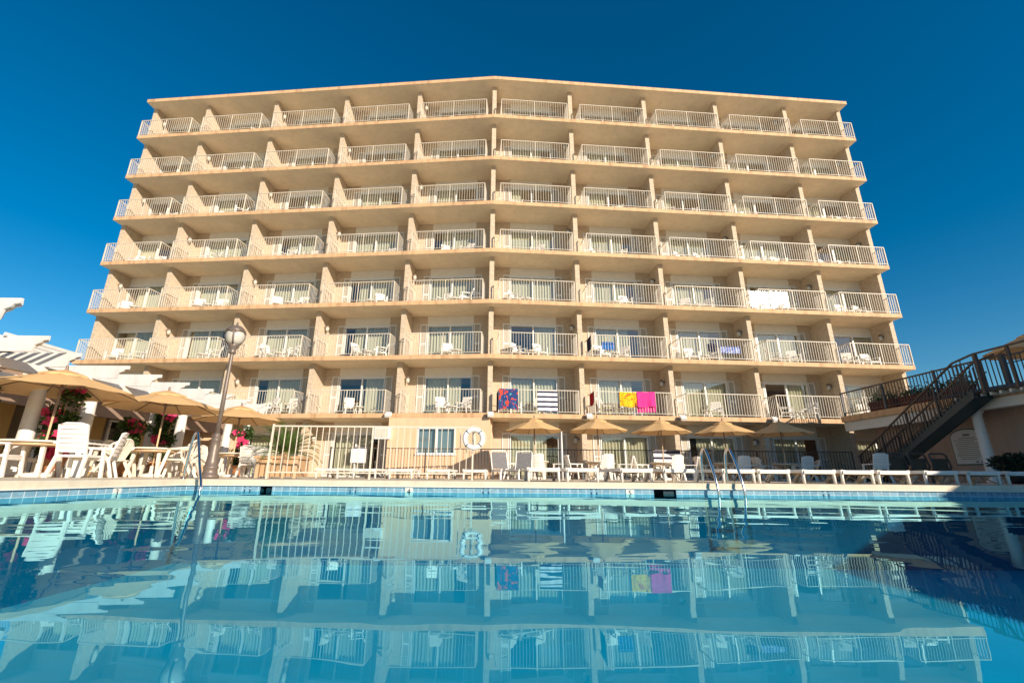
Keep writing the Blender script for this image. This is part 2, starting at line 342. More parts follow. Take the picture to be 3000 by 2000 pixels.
# ------------------------------------------------------------------ hotel
XC, YC = -.542, 19.981
AL, BR = R_(5.101), R_(4.305)
DV = [0, 4.38, 8.74, 13.07, 17.38, 20.83]
SEND = 20.95; BACK = 1.72
def wp(side, s, d):
    if side < 0: return XC - math.cos(AL) * s + math.sin(AL) * d, YC + math.sin(AL) * s + math.cos(AL) * d
    return XC + math.cos(BR) * s - math.sin(BR) * d, YC + math.sin(BR) * s + math.cos(BR) * d
ROT = {-1: -AL, 1: BR}
def U(n): return 2.773 + 2.7 * (n - 2) if n < 9 else 21.59
def T(n): return U(n) + .2 if n > 1 else .2
hotel = thing('hotel_building', 'eight-storey tan brick hotel bent in the middle with white balcony railings behind the pool', 'hotel', (XC, YC, 0))
def hput(name, me, side, s, d, z, parent=None):
    x, y = wp(side, s, d); return put(name, me, hotel, (x - XC, y - YC, z), ROT[side])
for n in range(2, 10):
    mb = MB(); y0 = 0
    poly = [wp(-1, SEND, y0), wp(1, 0, y0), wp(1, SEND, y0), wp(1, SEND, 9), wp(-1, SEND, 9)]
    mb.prism([(x - XC, y - YC, U(n)) for x, y in poly], (0, 0, .2), 0, 1, 2)
    mb.build('roof' if n == 9 else 'balcony_floor', [m_fascia, m_soffit, m_balc], hotel)
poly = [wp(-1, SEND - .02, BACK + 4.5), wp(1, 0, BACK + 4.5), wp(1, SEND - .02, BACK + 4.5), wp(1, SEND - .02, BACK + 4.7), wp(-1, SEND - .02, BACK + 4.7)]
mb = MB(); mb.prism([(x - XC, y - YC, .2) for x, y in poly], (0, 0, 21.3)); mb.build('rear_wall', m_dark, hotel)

DC = 2.26; DW = 2.36; DH = 2.0
CACHE = {}
def cached(key, fn):
    if key not in CACHE: CACHE[key] = fn()
    return CACHE[key]
def wall_mesh(w, h, sg, last):
    b = MB(); hw = DW / 2 + .02; t0 = .11; t1 = w - .11 if not last else w - .08
    dc = DC if not last else 2.2
    b.box(t0, dc - hw, 0, .2, 0, h, 0); b.box(dc + hw, t1, 0, .2, 0, h, 0)
    b.box(dc - hw, dc + hw, -.02, .2, DH + .06, h, 1)
    return b.mesh('facade_wall', [m_brick, m_stucco], sg)
def divider_mesh(h, end=False):
    b = MB(); b.box(-.115, .115, .55, BACK + .2 if not end else 8.9, 0, h); return b.mesh('dividing_wall', m_brick)
def door_mesh():
    b = MB(); hw = DW / 2
    b.box(-hw, -hw + .055, -.03, .1, 0, DH); b.box(hw - .055, hw, -.03, .1, 0, DH); b.box(-hw + .055, hw - .055, -.03, .1, DH - .055, DH); b.box(-hw + .055, hw - .055, -.03, .1, 0, .05)
    b.box(-.035, .035, -.02, .09, .05, DH - .055); b.box(-hw - .05, hw + .05, -.045, -.018, DH + .004, DH + .058)
    return b.mesh('sliding_door', m_alu)
def pane_mesh():
    b = MB(); hw = DW / 4 - .05; b.add([(-hw, 0, .05), (hw, 0, .05), (hw, 0, DH - .055), (-hw, 0, DH - .055)], [(0, 1, 2, 3)]); return b.mesh('glass_pane', m_glass)
def curtain_mesh(x0, x1, seed):
    r = random.Random(seed); n = int((x1 - x0) / .022); ph = [r.uniform(0, 6) for _ in range(3)]
    def fn(u, v):
        x = x0 + (x1 - x0) * u
        y = .17 + .035 * math.sin(x * 2 * PI / .155 + ph[0] + .8 * math.sin(x * 3 + ph[1])) + .012 * math.sin(x * 2 * PI / .07 + ph[2])
        return (x, y, .03 + (DH - .05) * v)
    b = MB(); b.sheet(fn, n, 2); return b.mesh('curtain', m_curt)
def shutter_mesh():
    b = MB(); w, h = .17, 2.07
    b.box(-w, -w + .04, -.035, 0, .02, h); b.box(w - .04, w, -.035, 0, .02, h)
    for z0, z1 in ((.02, .1), (.98, 1.06), (h - .05, h)): b.box(-w + .04, w - .04, -.035, 0, z0, z1)
    z = .12
    while z < h - .06:
        if not .95 < z < 1.06: b.add([(-w + .04, -.028, z), (w - .04, -.028, z), (w - .04, -.008, z + .032), (-w + .04, -.008, z + .032)], [(0, 1, 2, 3)], 1)
        z += .04
    b.box(-w + .04, w - .04, -.006, -.002, .1, h - .05, 1)
    return b.mesh('shutter', [m_white, m_shut])
def rail_mesh(w, sg, last):
    b = MB(); x0 = .42; x1 = (w - .31) if not last else w + .1; y = .035; h = 1.07; dr = 1.2; dl = .55 if last else 1.2
    def run(p, q, posts, skip=True):
        p = Vector(p); q = Vector(q); L = (q - p).length; d = (q - p) / L
        b.bar(p + Vector((0, 0, h)), q + Vector((0, 0, h)), .04, .03); b.bar(p + Vector((0, 0, .1)), q + Vector((0, 0, .1)), .025, .02)
        n = max(1, round(L / .13))
        for i in range(n + 1):
            a = p + d * (L * i / n)
            if i in (0, n) or i in posts(n): b.box(a.x - .016, a.x + .016, a.y - .016, a.y + .016, 0, h - .018)
            else: b.box(a.x - .0065, a.x + .0065, a.y - .0065, a.y + .0065, .112, h - .018)
    run((x0, y, 0), (x1, y, 0), lambda n: (n // 2,))
    run((x0, y + .03, 0), (x0, dr, 0), lambda n: ()); run((x1, y + .03, 0), (x1, dl, 0), lambda n: ())
    b.bar((x0 - .03, dr, h), (.115, dr, h), .04, .03); b.bar((x0 - .03, dr, .5), (.115, dr, .5), .025, .025)
    if not last: b.bar((x1 + .03, dl, h), (w - .115, dl, h), .04, .03); b.bar((x1 + .03, dl, .5), (w - .115, dl, .5), .025, .025)
    return b.mesh('railing', m_rail, sg)
def lantern_mesh():
    b = MB(); b.lathe([(.02, .30), (.10, .22), (.11, .19)], 10, m=1); b.lathe([(.075, .19), (.095, .1), (.07, .0), (.03, -.04)], 10, m=0); b.lathe([(.035, -.04), (.02, -.09)], 8, m=1); b.box(-.03, .03, .0, .16, .12, .2, 1)
    return b.mesh('wall_lamp', [m_lampglass, m_bronze])
me_door = door_mesh(); me_pane = pane_mesh(); me_shut = shutter_mesh(); me_lan = lantern_mesh()
hw = DW / 2 - .06
me_cur = [curtain_mesh(-hw, hw, k) for k in range(4)]
me_cin = curtain_mesh(.12, hw, 9); me_cout = curtain_mesh(-hw, -.1, 10); me_cgap = curtain_mesh(-hw + .42, hw, 11); me_cgap2 = curtain_mesh(-hw, hw - .5, 12)
me_cin2 = curtain_mesh(.62, hw, 13); me_cout2 = curtain_mesh(-hw, -.6, 14)
me_pane_h = me_pane.copy(); me_pane_h.materials[0] = m_glass_w
OPEN = {(-1, 2, 2): me_cgap, (-1, 1, 2): me_cin, (1, 0, 3): me_cin, (1, 2, 3): me_cgap2, (1, 1, 4): me_cgap2, (1, 4, 3): me_cin, (1, 4, 2): me_cgap, (1, 3, 2): me_cin, (1, 4, 5): me_cin,
        (-1, 4, 3): me_cgap, (-1, 4, 5): me_cout, (-1, 0, 6): me_cout, (1, 3, 4): me_cgap}
rb = random.Random(3)
for n in range(1, 9):
    h = U(n + 1) - T(n) - .002
    zz = T(n) + .001
    for sg in (-1, 1):
        for k in range(5):
            w = DV[k + 1] - DV[k]; last = k == 4
            covered = n == 1 and sg < 0 and k == 0     # the utility room stands here
            hput('facade_wall', cached(('w', round(w, 2), round(h, 2), sg), lambda: wall_mesh(w, h, sg, last)), sg, DV[k], BACK, zz)
            dc = DC if not last else 2.2
            hput_door = hput('sliding_door', me_door, sg, DV[k] + dc, BACK, zz)
            for dx, dy in ((-DW / 4 - .012, .045), (DW / 4 + .012, .02)):
                put('glass_pane', me_pane_h if (sg, k, n) in ((1, 3, 4),) else me_pane, hput_door, (dx, dy, 0))
            put('curtain', OPEN.get((sg, k, n)) or (rb.choice(me_cur + [me_cgap2, me_cgap]) if n < 6 else rb.choice([me_cgap2, me_cgap, me_cin, me_cout, me_cin2, me_cout2])), hput_door)
            for q in (-1, 1):
                if last and q == sg: continue
                put('shutter', me_shut, hput_door, (q * 1.385, -.002, 0))
            if n > 1: hput('railing', cached(('r', round(w, 2), sg), lambda: rail_mesh(w, sg, last)), sg, DV[k], 0, T(n))
            # dividing wall at the outer edge of the bay
            hput('dividing_wall', cached(('d', round(h, 2), last), lambda: divider_mesh(h, last)), sg, DV[k + 1], 0, zz)
            if (n + k + (0 if sg < 0 else 1)) % 2 == 0:
                s_ = DV[k + 1] - .115 - .16
                x, y = wp(sg, s_, 1.05); put('wall_lamp', me_lan, hotel, (x - XC, y - YC, T(n) + 1.62), ROT[sg] + (PI / 2 if sg < 0 else -PI / 2))
    hput('dividing_wall', cached(('d', round(h, 2), False), lambda: divider_mesh(h)), 1, .05, 0, zz)

# flood lights under the second-floor slab
FG = 'flood lights under the lowest balcony'
for sg, s_, lb in ((-1, 4.5, 'white flood light under the balcony above the utility room, at its left corner'), (1, .05, "white flood light at the bend of the building, above the lifebuoy"), (1, 4.45, 'white flood light left of the yellow and pink towels, under the balcony'), (1, 8.75, 'white flood light right of the pink towel, under the balcony'), (1, 13.1, 'white flood light under the balcony above the rightmost poolside umbrella')):
    x, y = wp(sg, s_, -.12); t = thing('flood_light', lb, 'flood light', (x, y, U(2) + .02), ROT[sg], FG)
    b = MB(); b.prism([(-.13, -.14, -.04), (.13, -.14, -.04), (.13, .02, .12), (-.13, .02, .12)], (0, -.06, .09)); b.build('housing', m_white, t)
    b = MB(); b.bar((0, .0, .03), (-.2, .13, .0), .05, .06); b.build('bracket', m_bronze, t)

# ------------------------------------------------------------------ utility room under the first bay left of the bend
x, y = wp(-1, 0, 0)
ut = thing('utility_room', 'peach rendered room with a white sliding window under the first balcony left of the bend', 'building', (x, y, .2), -AL)
b = MB(); UW = 4.5; uh = 2.562; wx0, wx1, wz0, wz1 = -3.16, -1.45, 1.0, 2.12
b.box(-UW, wx0, -.03, 1.6, 0, uh); b.box(wx1, .02, -.03, 1.6, 0, uh); b.box(wx0, wx1, -.03, 1.6, 0, wz0); b.box(wx0, wx1, -.03, 1.6, wz1, uh); b.box(wx0, wx1, .9, 1.6, wz0, wz1, 1)
b.build('wall', [m_peach, m_dark], ut)
b = MB(); xm = (wx0 + wx1) / 2
for q in ((wx0, wx0 + .05, wz0, wz1), (wx1 - .05, wx1, wz0, wz1), (xm - .05, xm + .05, wz0, wz1), (wx0, wx1, wz1 - .05, wz1), (wx0, wx1, wz0, wz0 + .05)): b.box(q[0], q[1], -.05 + .002 * q[0] * .1, .04, q[2], q[3])
b.box(wx0 - .05, wx1 + .05, -.09, -.03, wz0 - .06, wz0)
wn = b.build('window', m_alu, ut)
for x0, x1 in ((wx0 + .05, xm - .05), (xm + .05, wx1 - .05)):
    b = MB(); b.add([(x0, .0, wz0 + .05), (x1, .0, wz0 + .05), (x1, 0, wz1 - .05), (x0, 0, wz1 - .05)], [(0, 1, 2, 3)]); b.build('pane', m_glass, wn)
b = MB(); b.box(wx0 + .03, wx1 - .03, .12, .14, wz0, wz1); b.build('blind', M('blue_grey_blind', (.18, .27, .33), .8, .2, .1, 5, stretch=(1, 1, 12)), wn)
b = MB(); b.box(-UW - .55, -UW + .12, -.22, .3, 1.62, 2.13); b.box(-UW - .5, -UW + .07, -.23, -.22, 1.68, 2.07, 1)
tag(b.build('air_conditioner', [m_alu, m_shut], None, (x, y, .2), -AL), 'pale air conditioner box on the left corner of the peach utility room', 'air conditioner')

# ------------------------------------------------------------------ balcony furniture
def small_chair():
    b = MB()
    b.box(-.25, .25, -.24, .22, .36, .40)
    for sx in (-1, 1):
        b.bar((sx * .26, -.25, 0), (sx * .25, -.22, .6), .045, .05); b.bar((sx * .25, .30, 0), (sx * .23, .22, .4), .045, .05)
        b.bar((sx * .26, -.26, .61), (sx * .25, .25, .63), .055, .035); b.bar((sx * .23, .2, .38), (sx * .21, .36, .88), .05, .03)
    for k in range(5):
        z = .44 + k * .092; yy = .215 + (z - .4) * .3; b.box(-.2, .2, yy - .01, yy + .012, z, z + .078)
    b.box(-.23, .23, .35, .39, .86, .93)
    return b.mesh('balcony_chair', m_resin)
me_bch = small_chair()
def small_table():
    b = MB(); b.lathe([(.24, .40), (.25, .42), (.24, .44)], 14)
    for q in range(4): a = q * PI / 2 + .8; b.bar((.22 * math.cos(a), .22 * math.sin(a), 0), (.12 * math.cos(a), .12 * math.sin(a), .4), .035)
    return b.mesh('balcony_table', m_resin)
me_btb = small_table()
FL = ['', '', 'second', 'third', 'fourth', 'fifth', 'sixth', 'seventh', 'top']
rc = random.Random(11)
for n in range(2, 9):
    for sg in (-1, 1):
        for k in range(5):
            if sg < 0 and n == 2 and k > 2: continue
            if n > 5 and rc.random() < .35: continue
            where = f"{FL[n]}-floor balcony, {ORD[k + 1]} bay {'left' if sg < 0 else 'right'} of the building's bend"
            w = DV[k + 1] - DV[k]
            base = rc.uniform(1.15, 1.5)
            for q, nm in ((0, 'inner'), (1, 'outer')):
                if rc.random() < (.4 if n > 5 and q else .1): continue
                s_ = DV[k] + base + q * rc.uniform(1.0, 1.25); x, y = wp(sg, s_, rc.uniform(.85, 1.1))
                o = put('balcony_chair', me_bch, None, (x, y, T(n)), ROT[sg] + rc.uniform(-.85, .85) + (.3 if (q == 0) == (sg > 0) else -.3))
                tag(o, f"{nm} white resin chair on the {where}", 'chair', 'white chairs on the balconies')
            if n < 5:
                x, y = wp(sg, DV[k] + base + .55, .9); o = put('balcony_table', me_btb, None, (x, y, T(n)))
                tag(o, f"small white table on the {where}", 'table', 'small tables on the balconies')

# towels over railings
def towel(name, label, mat, sg, s0, s1, ztop, zf, zb, th=.012, wavy=.026, seed=1, fringe=None, group='towels hung over the balcony rails'):
    r = random.Random(seed); p1, p2 = r.uniform(0, 6), r.uniform(0, 6)
    x0, y0 = wp(sg, s0, .035); w = s1 - s0; lf = ztop - zf; lb = ztop - zb
    def surf(off):
        def fn(u, v):
            a = v * (lf + lb); xx = sg * w * u
            if a < lf: yy = -.03 - off; z = zf + a; k = 1 - a / lf
            else: yy = .03 + off; z = ztop - (a - lf); k = (a - lf) / max(lb, .01)
            if abs(a - lf) < .03: yy *= .4; z = ztop + off
            yy += wavy * k * (math.sin(u * 9 + p1) + .6 * math.sin(u * 17 + p2)) * (1 if a < lf else -1)
            return (xx + .012 * k * math.sin(u * 6 + p2) * (1 - 2 * u), yy, z + (.022 * math.sin(u * 5 + p1) * k) - .012 * math.sin(u * PI) * (1 - k) * (a < lf + .1))
        return fn
    b = MB(); b.sheet(surf(0), 24, 26); b.sheet(surf(th), 24, 26)
    o = b.build(name, mat, None, (x0, y0, 0), ROT[sg])
    return tag(o, label, 'towel', group)
towel('beach_towel', 'navy beach towel with red and teal print on the lowest balcony right of the bend', m_print, 1, .43, 1.28, 4.065, 3.15, 3.3, seed=2)
towel('beach_towel', 'navy and white striped beach towel on the lowest balcony', m_stripe, 1, 2.16, 3.07, 4.06, 3.06, 3.2, seed=3)
towel('beach_towel', 'yellow beach towel with orange print on the lowest balcony', m_yell, 1, 5.95, 6.73, 4.065, 3.36, 3.45, seed=4)
towel('beach_towel', 'plain pink beach towel beside the yellow one', m_pinkt, 1, 6.77, 7.62, 4.065, 3.36, 3.14, seed=5)
def side_towel(label, mat, sg, s, d0, d1, n, lf, seed):
    r = random.Random(seed); p = r.uniform(0, 6); x0, y0 = wp(sg, s, d0); w = d1 - d0; zt = T(n) + 1.095
    b = MB()
    for off in (0, .012):
        def fn(u, v, off=off):
            a = v * 2; yy = w * u
            if a < 1: xx = -.03 - off; z = zt - lf * (1 - a); k = 1 - a
            else: xx = .03 + off; z = zt - lf * .8 * (a - 1); k = a - 1
            return (xx + .012 * k * math.sin(u * 8 + p) * (1 if a > 1 else -1), yy, z)
        b.sheet(fn, 12, 16)
    tag(b.build('beach_towel', mat, None, (x0, y0, 0), ROT[sg]), label, 'towel', 'towels hung over the balcony rails')
side_towel('dark red towel over the side rail left of the yellow towel', m_red, 1, 4.80, .12, .75, 2, .62, 3)
side_towel('black towel over the side rail left of the navy printed towel', m_navy, 1, .42, .15, .9, 2, .9, 4)
side_towel('dark towel over the side rail on the third floor, second bay right of the bend', m_navy, 1, 4.80, .15, .8, 3, .7, 5)
def chair_towel(label, mat, sg, s, d, n, w, zt, drop, ry=0):
    x, y = wp(sg, s, d); b = MB()
    for off in (0, .01):
        b.sheet(lambda u, v, off=off: (w * (u - .5), -.02 - off if v < .5 else .02 + off, zt - drop * abs(1 - 2 * v) + .004 + off + .01 * math.sin(u * 8) * abs(1 - 2 * v)), 10, 12)
    tag(b.build('beach_towel', mat, None, (x, y, T(n)), ROT[sg] + ry), label, 'towel', 'towels hung over the balcony chairs')
chair_towel('bright blue towel over a chair on the third floor right of the bend', m_bluet, 1, 5.75, .62, 3, .62, .92, .4)
chair_towel('blue and white patterned towel on the third floor above the plain pink towel', m_bluep, 1, 11.9, .55, 3, 1.05, .86, .36)
chair_towel('dark teal towel beside the blue and white patterned towel', m_navy, 1, 11.0, .62, 3, .45, .98, .4)

# ------------------------------------------------------------------ poolside chairs
def chair_slat():
    t = thing('pool_chair', '', 'chair')
    b = MB(); b.box(-.255, .255, -.26, .22, .385, .42); b.box(-.25, .25, -.275, -.255, .33, .42)
    for i in range(5): x = -.2 + i * .1; b.box(x - .035, x + .035, -.26, .21, .42, .428)
    b.build('seat', m_resin, t)
    b = MB()
    for sx in (-1, 1): b.bar((sx * .235, .21, .36), (sx * .225, .36, .98), .05, .035)
    for k in range(6):
        z = .47 + k * .085; y = .235 + (z - .36) * .24
        b.sheet(lambda u, v: (-.225 + .45 * u, y - .02 + .018 * v * .25 + .03 * (1 - (2 * u - 1) ** 2) - .01, z + .078 * v), 6, 1); b.sheet(lambda u, v: (.225 - .45 * u, y + .0 + .03 * (1 - (2 * u - 1) ** 2), z + .078 * v), 6, 1)
    b.tube([(-.225, .35, .97), (-.12, .385, 1.0), (.12, .385, 1.0), (.225, .35, .97)], .024, 8)
    b.build('backrest', m_resin, t)
    for sx in (-1, 1):
        b = MB(); b.bar((sx * .285, -.30, 0), (sx * .262, -.24, .62), .05, .055, w2=.06, h2=.05); b.build('leg', m_resin, t)
        b = MB(); b.bar((sx * .27, .33, 0), (sx * .24, .2, .42), .05, .05, w2=.055, h2=.055); b.build('leg', m_resin, t)
        b = MB(); b.box(sx * .265 - .035, sx * .265 + .035, -.29, .3, .625, .655); b.build('armrest', m_resin, t)
    return t
def chair_fan():
    t = thing('pool_chair', '', 'chair')
    b = MB(); b.lathe([(.26, .38), (.28, .405), (.26, .42)], 20); b.build('seat', m_resin2, t)
    b = MB()
    for k in range(9):
        a = (k - 4) / 4; top = .90 - .13 * a * a - .02 * abs(a)
        p = (a * .17, .20 - .03 * abs(a), .41); q = (a * .29, .37 - .14 * a * a, top)
        b.bar(p, q, .038, .014)
    pts = []
    for k in range(13):
        a = (k - 6) / 6 * 1.12; pts.append((a * .29, .37 - .14 * a * a, .91 - .15 * a * a))
    b.tube(pts, .024, 8); b.build('backrest', m_resin2, t)
    for sx in (-1, 1):
        b = MB(); b.bar((sx * .30, -.29, 0), (sx * .255, -.17, .62), .055, .06); b.build('leg', m_resin2, t)
        b = MB(); b.bar((sx * .29, .38, 0), (sx * .21, .14, .42), .06, .055); b.build('leg', m_resin2, t)
        b = MB(); b.tube([(sx * .255, -.21, .63), (sx * .30, .0, .65), (sx * .31, .22, .68), (sx * .30, .27, .74)], .03, 8); b.build('armrest', m_resin2, t)
    return t
def table_round():
    t = thing('patio_table', '', 'table')
    b = MB(); b.lathe([(.05, .69), (.57, .69), (.60, .70), (.60, .725), (.58, .735), (.03, .735)], 32); b.build('tabletop', m_resin2, t)
    b = MB(); b.lathe([(.50, .63), (.52, .63), (.52, .689), (.50, .689)], 28); b.build('apron', m_table, t)
    for k in range(4):
        a = PI / 4 + k * PI / 2; b = MB(); b.bar((.50 * math.cos(a), .50 * math.sin(a), 0), (.38 * math.cos(a), .38 * math.sin(a), .69), .06, .06, w2=.075, h2=.075); b.build('leg', m_resin2, t)
    return t
def umbrella(R, zt, zr, name='patio_umbrella', n=8, wood=True):
    t = thing(name, '', 'umbrella')
    b = MB(); b.lathe([(.26, 0), (.27, .05), (.2, .08), (.05, .1), (.05, .28)], 20); b.build('base', m_resin, t)
    b = MB(); b.lathe([(.021, .1), (.021, 1.25)], 10, m=0); b.lathe([(.024, 1.25), (.024, zt - .1)], 10, m=1); b.build('pole', [m_wood if wood else m_bronze, m_bronze], t)
    zc = zt - .06
    def P(a, f): return (R * f * math.cos(a), R * f * math.sin(a))
    def canopy_pt(u, f, lift=0, sag=.018):
        i = math.floor(u * n); fr = u * n - i; a0 = 2 * PI * i / n; a1 = 2 * PI * (i + 1) / n
        p0, p1 = P(a0, f), P(a1, f); s_ = math.sin(fr * PI)
        x = p0[0] + (p1[0] - p0[0]) * fr; y = p0[1] + (p1[1] - p0[1]) * fr
        z = zc + (zr - zc) * (f ** 1.12) - sag * s_ * f + lift
        g = 1 - .012 * s_ * f * f
        return (x * g, y * g, z)
    b = MB()
    b.sheet(lambda u, v: canopy_pt(min(u, .99999), .13 + .87 * v), n * 6, 8)
    def val(u, v):
        x, y, z = canopy_pt(min(u, .99999), 1); return (x, y, z - .085 * v)
    can = b.build('canopy', m_canvas, t)
    b = MB(); b.sheet(lambda u, v: canopy_pt(min(u, .99999), .02 + .28 * v, .055 - .015 * v, .02), n * 6, 4)
    def fl(u, v):
        x, y, z = canopy_pt(min(u, .99999), .30, .04, .02); return (x * (1 + .05 * v), y * (1 + .05 * v), z - .05 * v * (0.6 + .4 * abs(math.cos(u * n * PI))))
    b.sheet(fl, n * 6, 1); b.build('vent_cap', m_canvas, can)
    b = MB(); b.lathe([(.03, zt - .03), (.035, zt + .0), (.022, zt + .03), (.03, zt + .06), (.012, zt + .09)], 10); b.build('finial', m_bronze, t)
    zh = zt - .42
    for k in range(n):
        a = 2 * PI * k / n; b = MB(); tip = canopy_pt(k / n + 1e-6, 1); mid = canopy_pt(k / n + 1e-6, .55)
        pts = [canopy_pt(k / n + 1e-6, f, -.014) for f in (.03, .3, .55, .8, .995)]
        b.tube(pts, .011, 6); b.bar((.03 * math.cos(a), .03 * math.sin(a), zh), (mid[0], mid[1], mid[2] - .02), .016); b.build('rib', m_bronze, t)
    b = MB(); b.lathe([(.04, zh - .03), (.045, zh), (.04, zh + .03)], 10); b.build('hub', m_bronze, t)
    return t
SL = chair_slat(); FN = chair_fan(); TB = table_round()
USED = set()
def place(o, x, y, rz, label, group, sc=1):
    if o.name not in USED:
        USED.add(o.name); KIDS[o.name] = kids(o)
        for c_ in kids(o): KIDS[c_.name] = kids(c_)
        o.location = (x, y, DZ); o.rotation_euler = (0, 0, rz); o.scale = (sc,) * 3; o['label'] = label; o['group'] = group; return o
    return dup(o, (x, y, DZ), rz, label, group, sc)
GL, GR = 'cafe chairs left of the pool', 'patio chairs in front of the hotel'
GTB, GUM = 'round umbrella tables', 'tan poolside umbrellas'
UL = umbrella(1.42, 2.28, 1.78); URt = umbrella(1.16, 2.28, 1.76)
# left tables: centre, umbrella, chairs
place(TB, -9.8, 9.75, .3, 'round white table under the biggest tan umbrella, left edge', GTB, 1.0)
place(TB, -9.18, 12.25, .2, 'round white table under the second umbrella from the left edge', GTB, 1.0)
place(TB, -8.54, 15.0, .2, 'round white table beside the lamp post, under the third umbrella', GTB, 1.0)
place(UL, -9.62, 9.75, .2, 'big tan umbrella cut by the left edge of the photo', GUM)
place(UL, -9.12, 12.25, .35, 'tan umbrella before the white pergola, second from the left edge', GUM)
place(UL, -8.64, 15.0, .1, 'tan umbrella just behind the lamp post', GUM)
place(SL, -8.25, 9.1, PI + .2, 'slat-back white chair turned away at the leftmost table, nearest the pool', GL, 1.0)
place(SL, -9.95, 9.2, PI / 2 + .35, 'slat-back white chair cut by the left edge', GL, 1.0)
place(SL, -8.78, 10.2, -PI / 2 + .5, 'slat-back white chair behind the turned-away one at the leftmost table', GL, .95)
place(SL, -10.35, 10.6, .5, 'slat-back white chair on the far side of the leftmost table', GL, .95)
place(FN, -9.2, 11.0, -PI / 2 - .15, 'ivory low-arm chair standing between the first two tables', GL, .95)
place(FN, -9.95, 12.1, PI / 2 - .1, 'round-backed ivory chair left of the second table', GL, 1.0)
place(FN, -8.48, 12.25, -PI / 2 + .45, 'fan-backed ivory chair right of the second table beside the handrail', GL, 1.1)
place(FN, -9.0, 13.3, .1, 'fan-backed ivory chair on the far side of the second table', GL, 1.0)
place(SL, -9.15, 14.7, PI / 2, 'slat-back white chair half hidden by the lamp post', GL, .95)
place(SL, -7.72, 14.4, PI + .1, 'slat-back white chair turned away at the table behind the lamp post', GL, .92)
place(SL, -7.55, 14.75, PI + .1, 'slat-back white chair just behind another by the palm planter', GL, .92)
# right tables
TR = [(1.27, 17.55), (3.66, 17.4), (6.2, 17.75), (8.75, 18.0), (11.0, 18.0)]
for k, (x, y) in enumerate(TR):
    nth = f"{ORD[k + 1]} small umbrella right of the lifebuoy"
    place(TB, x, y, .2 * k, f'round white table under the {nth}', GTB, .88)
    place(URt, x, y, .15 + .2 * k, f'tan umbrella in front of the hotel, {ORD[k + 1]} right of the lifebuoy', GUM)
    place(SL, x + .05, y - .95, PI + .1 * (k % 3 - 1), f'slat-back white chair turned away, under the {nth}', GR, .86)
    place(SL, x - .95, y - .1, PI / 2 + .2, f'slat-back white chair facing right, under the {nth}', GR, .86)
    place(FN if k > 2 else SL, x + .95, y + .0, -PI / 2 - .2, f'white chair facing left, under the {nth}', GR, .86)
    place(FN, x + .2, y + .7, .2, f'ivory chair on the far side, under the {nth}', GR, .8)

# ------------------------------------------------------------------ sun loungers
def lounger():
    t = thing('sun_lounger', '', 'sun lounger'); w = .315; L = 1.9; h = .27
    b = MB()
    prof = [(-.03, h - .075), (-.045, h - .03), (-.02, h), (.05, h + .006), (L, h + .006)]
    b.sheet(lambda u, v: (-w + 2 * w * u, prof[min(3, int(v * 4))][0] + (prof[min(4, int(v * 4) + 1)][0] - prof[min(3, int(v * 4))][0]) * (v * 4 - min(3, int(v * 4))), prof[min(3, int(v * 4))][1] + (prof[min(4, int(v * 4) + 1)][1] - prof[min(3, int(v * 4))][1]) * (v * 4 - min(3, int(v * 4)))), 2, 8)
    for k in range(15): y = .06 + k * .124; b.box(-w + .03, w - .03, y, y + .1, h - .02, h + .004)
    b.build('bed', m_resin, t)
    b = MB()
    for sx in (-1, 1): b.box(sx * w - .03, sx * w + .03, -.02, L, h - .055, h + .012)
    b.box(-w + .03, w - .03, -.035, .02, h - .06, h + .0); b.box(-w + .03, w - .03, L - .04, L, h - .05, h); b.build('frame', m_resin, t)
    for sx in (-1, 1):
        b = MB(); b.tube([(sx * (w + .0), .02, 0), (sx * w, .02, .13), (sx * (w - .006), .02, h - .07), (sx * (w - .03), .02, h - .025), (sx * (w - .09), .02, h - .012)], [.03, .03, .032, .03, .026], 8); b.build('leg', m_resin, t)
        b = MB(); b.bar((sx * (w + .02), 1.42, 0), (sx * w, 1.2, h - .05), .06, .1); b.build('leg', m_resin, t)
    for sx in (-1, 1):
        b = MB(); b.tube([(sx * .16 + .05, .45, h - .04), (sx * .2 + .12, .85, .03), (sx * .2 + .1, 1.2, h - .06)], .014, 6); b.build('back_support', m_resin, t)
    b = MB(); b.sheet(lambda u, v: (-.3 + .6 * u, .25 + .95 * v, h - .045 - .05 * math.sin(u * PI)), 8, 2); b.build('sling', m_table, t)
    return t
LG = lounger()
GLO = 'white sun loungers along the pool edge'
lx = [(1541, .53), (1654, 1.35), (1818, 2.5), (1933, 3.38), (2105, 4.6), (2210, 5.36), (2333, 6.25), (2448, 7.08), (2557, 7.87), (2683, 8.79), (2812, 9.72), (2930, 10.58)]
lab = ['white sun lounger at the pool edge right of the lifebuoy, the first of the row', 'white sun lounger above the dotted tile left of the number 5', 'white sun lounger right above the number 5', 'white sun lounger above the wide skimmer, left of the ladder',
       'white sun lounger seen between the ladder rails', 'white sun lounger just right of the ladder', 'white sun lounger second to the right of the ladder', 'white sun lounger third to the right of the ladder',
       'shaded sun lounger in front of the stair foot', 'shaded sun lounger in front of the brown chaise backs', 'shaded sun lounger in front of the wall sign', 'shaded sun lounger in front of the dark bush, last on the right']
for k, (px, x) in enumerate(lx):
    place(LG, x + .36, 9.75 + .04 * (k % 3) + (.05 if k < 4 else .0), .02 * (k % 3 - 1), lab[k], GLO)
for k in range(5):
    place(LG, -5.05 + k * 1.07 , 13.6 + .08 * (k % 2), .03 * (k % 3 - 1), f'white sun lounger behind the tall white fence, {ORD[k + 1]} from the palm planter', 'white sun loungers behind the fence')
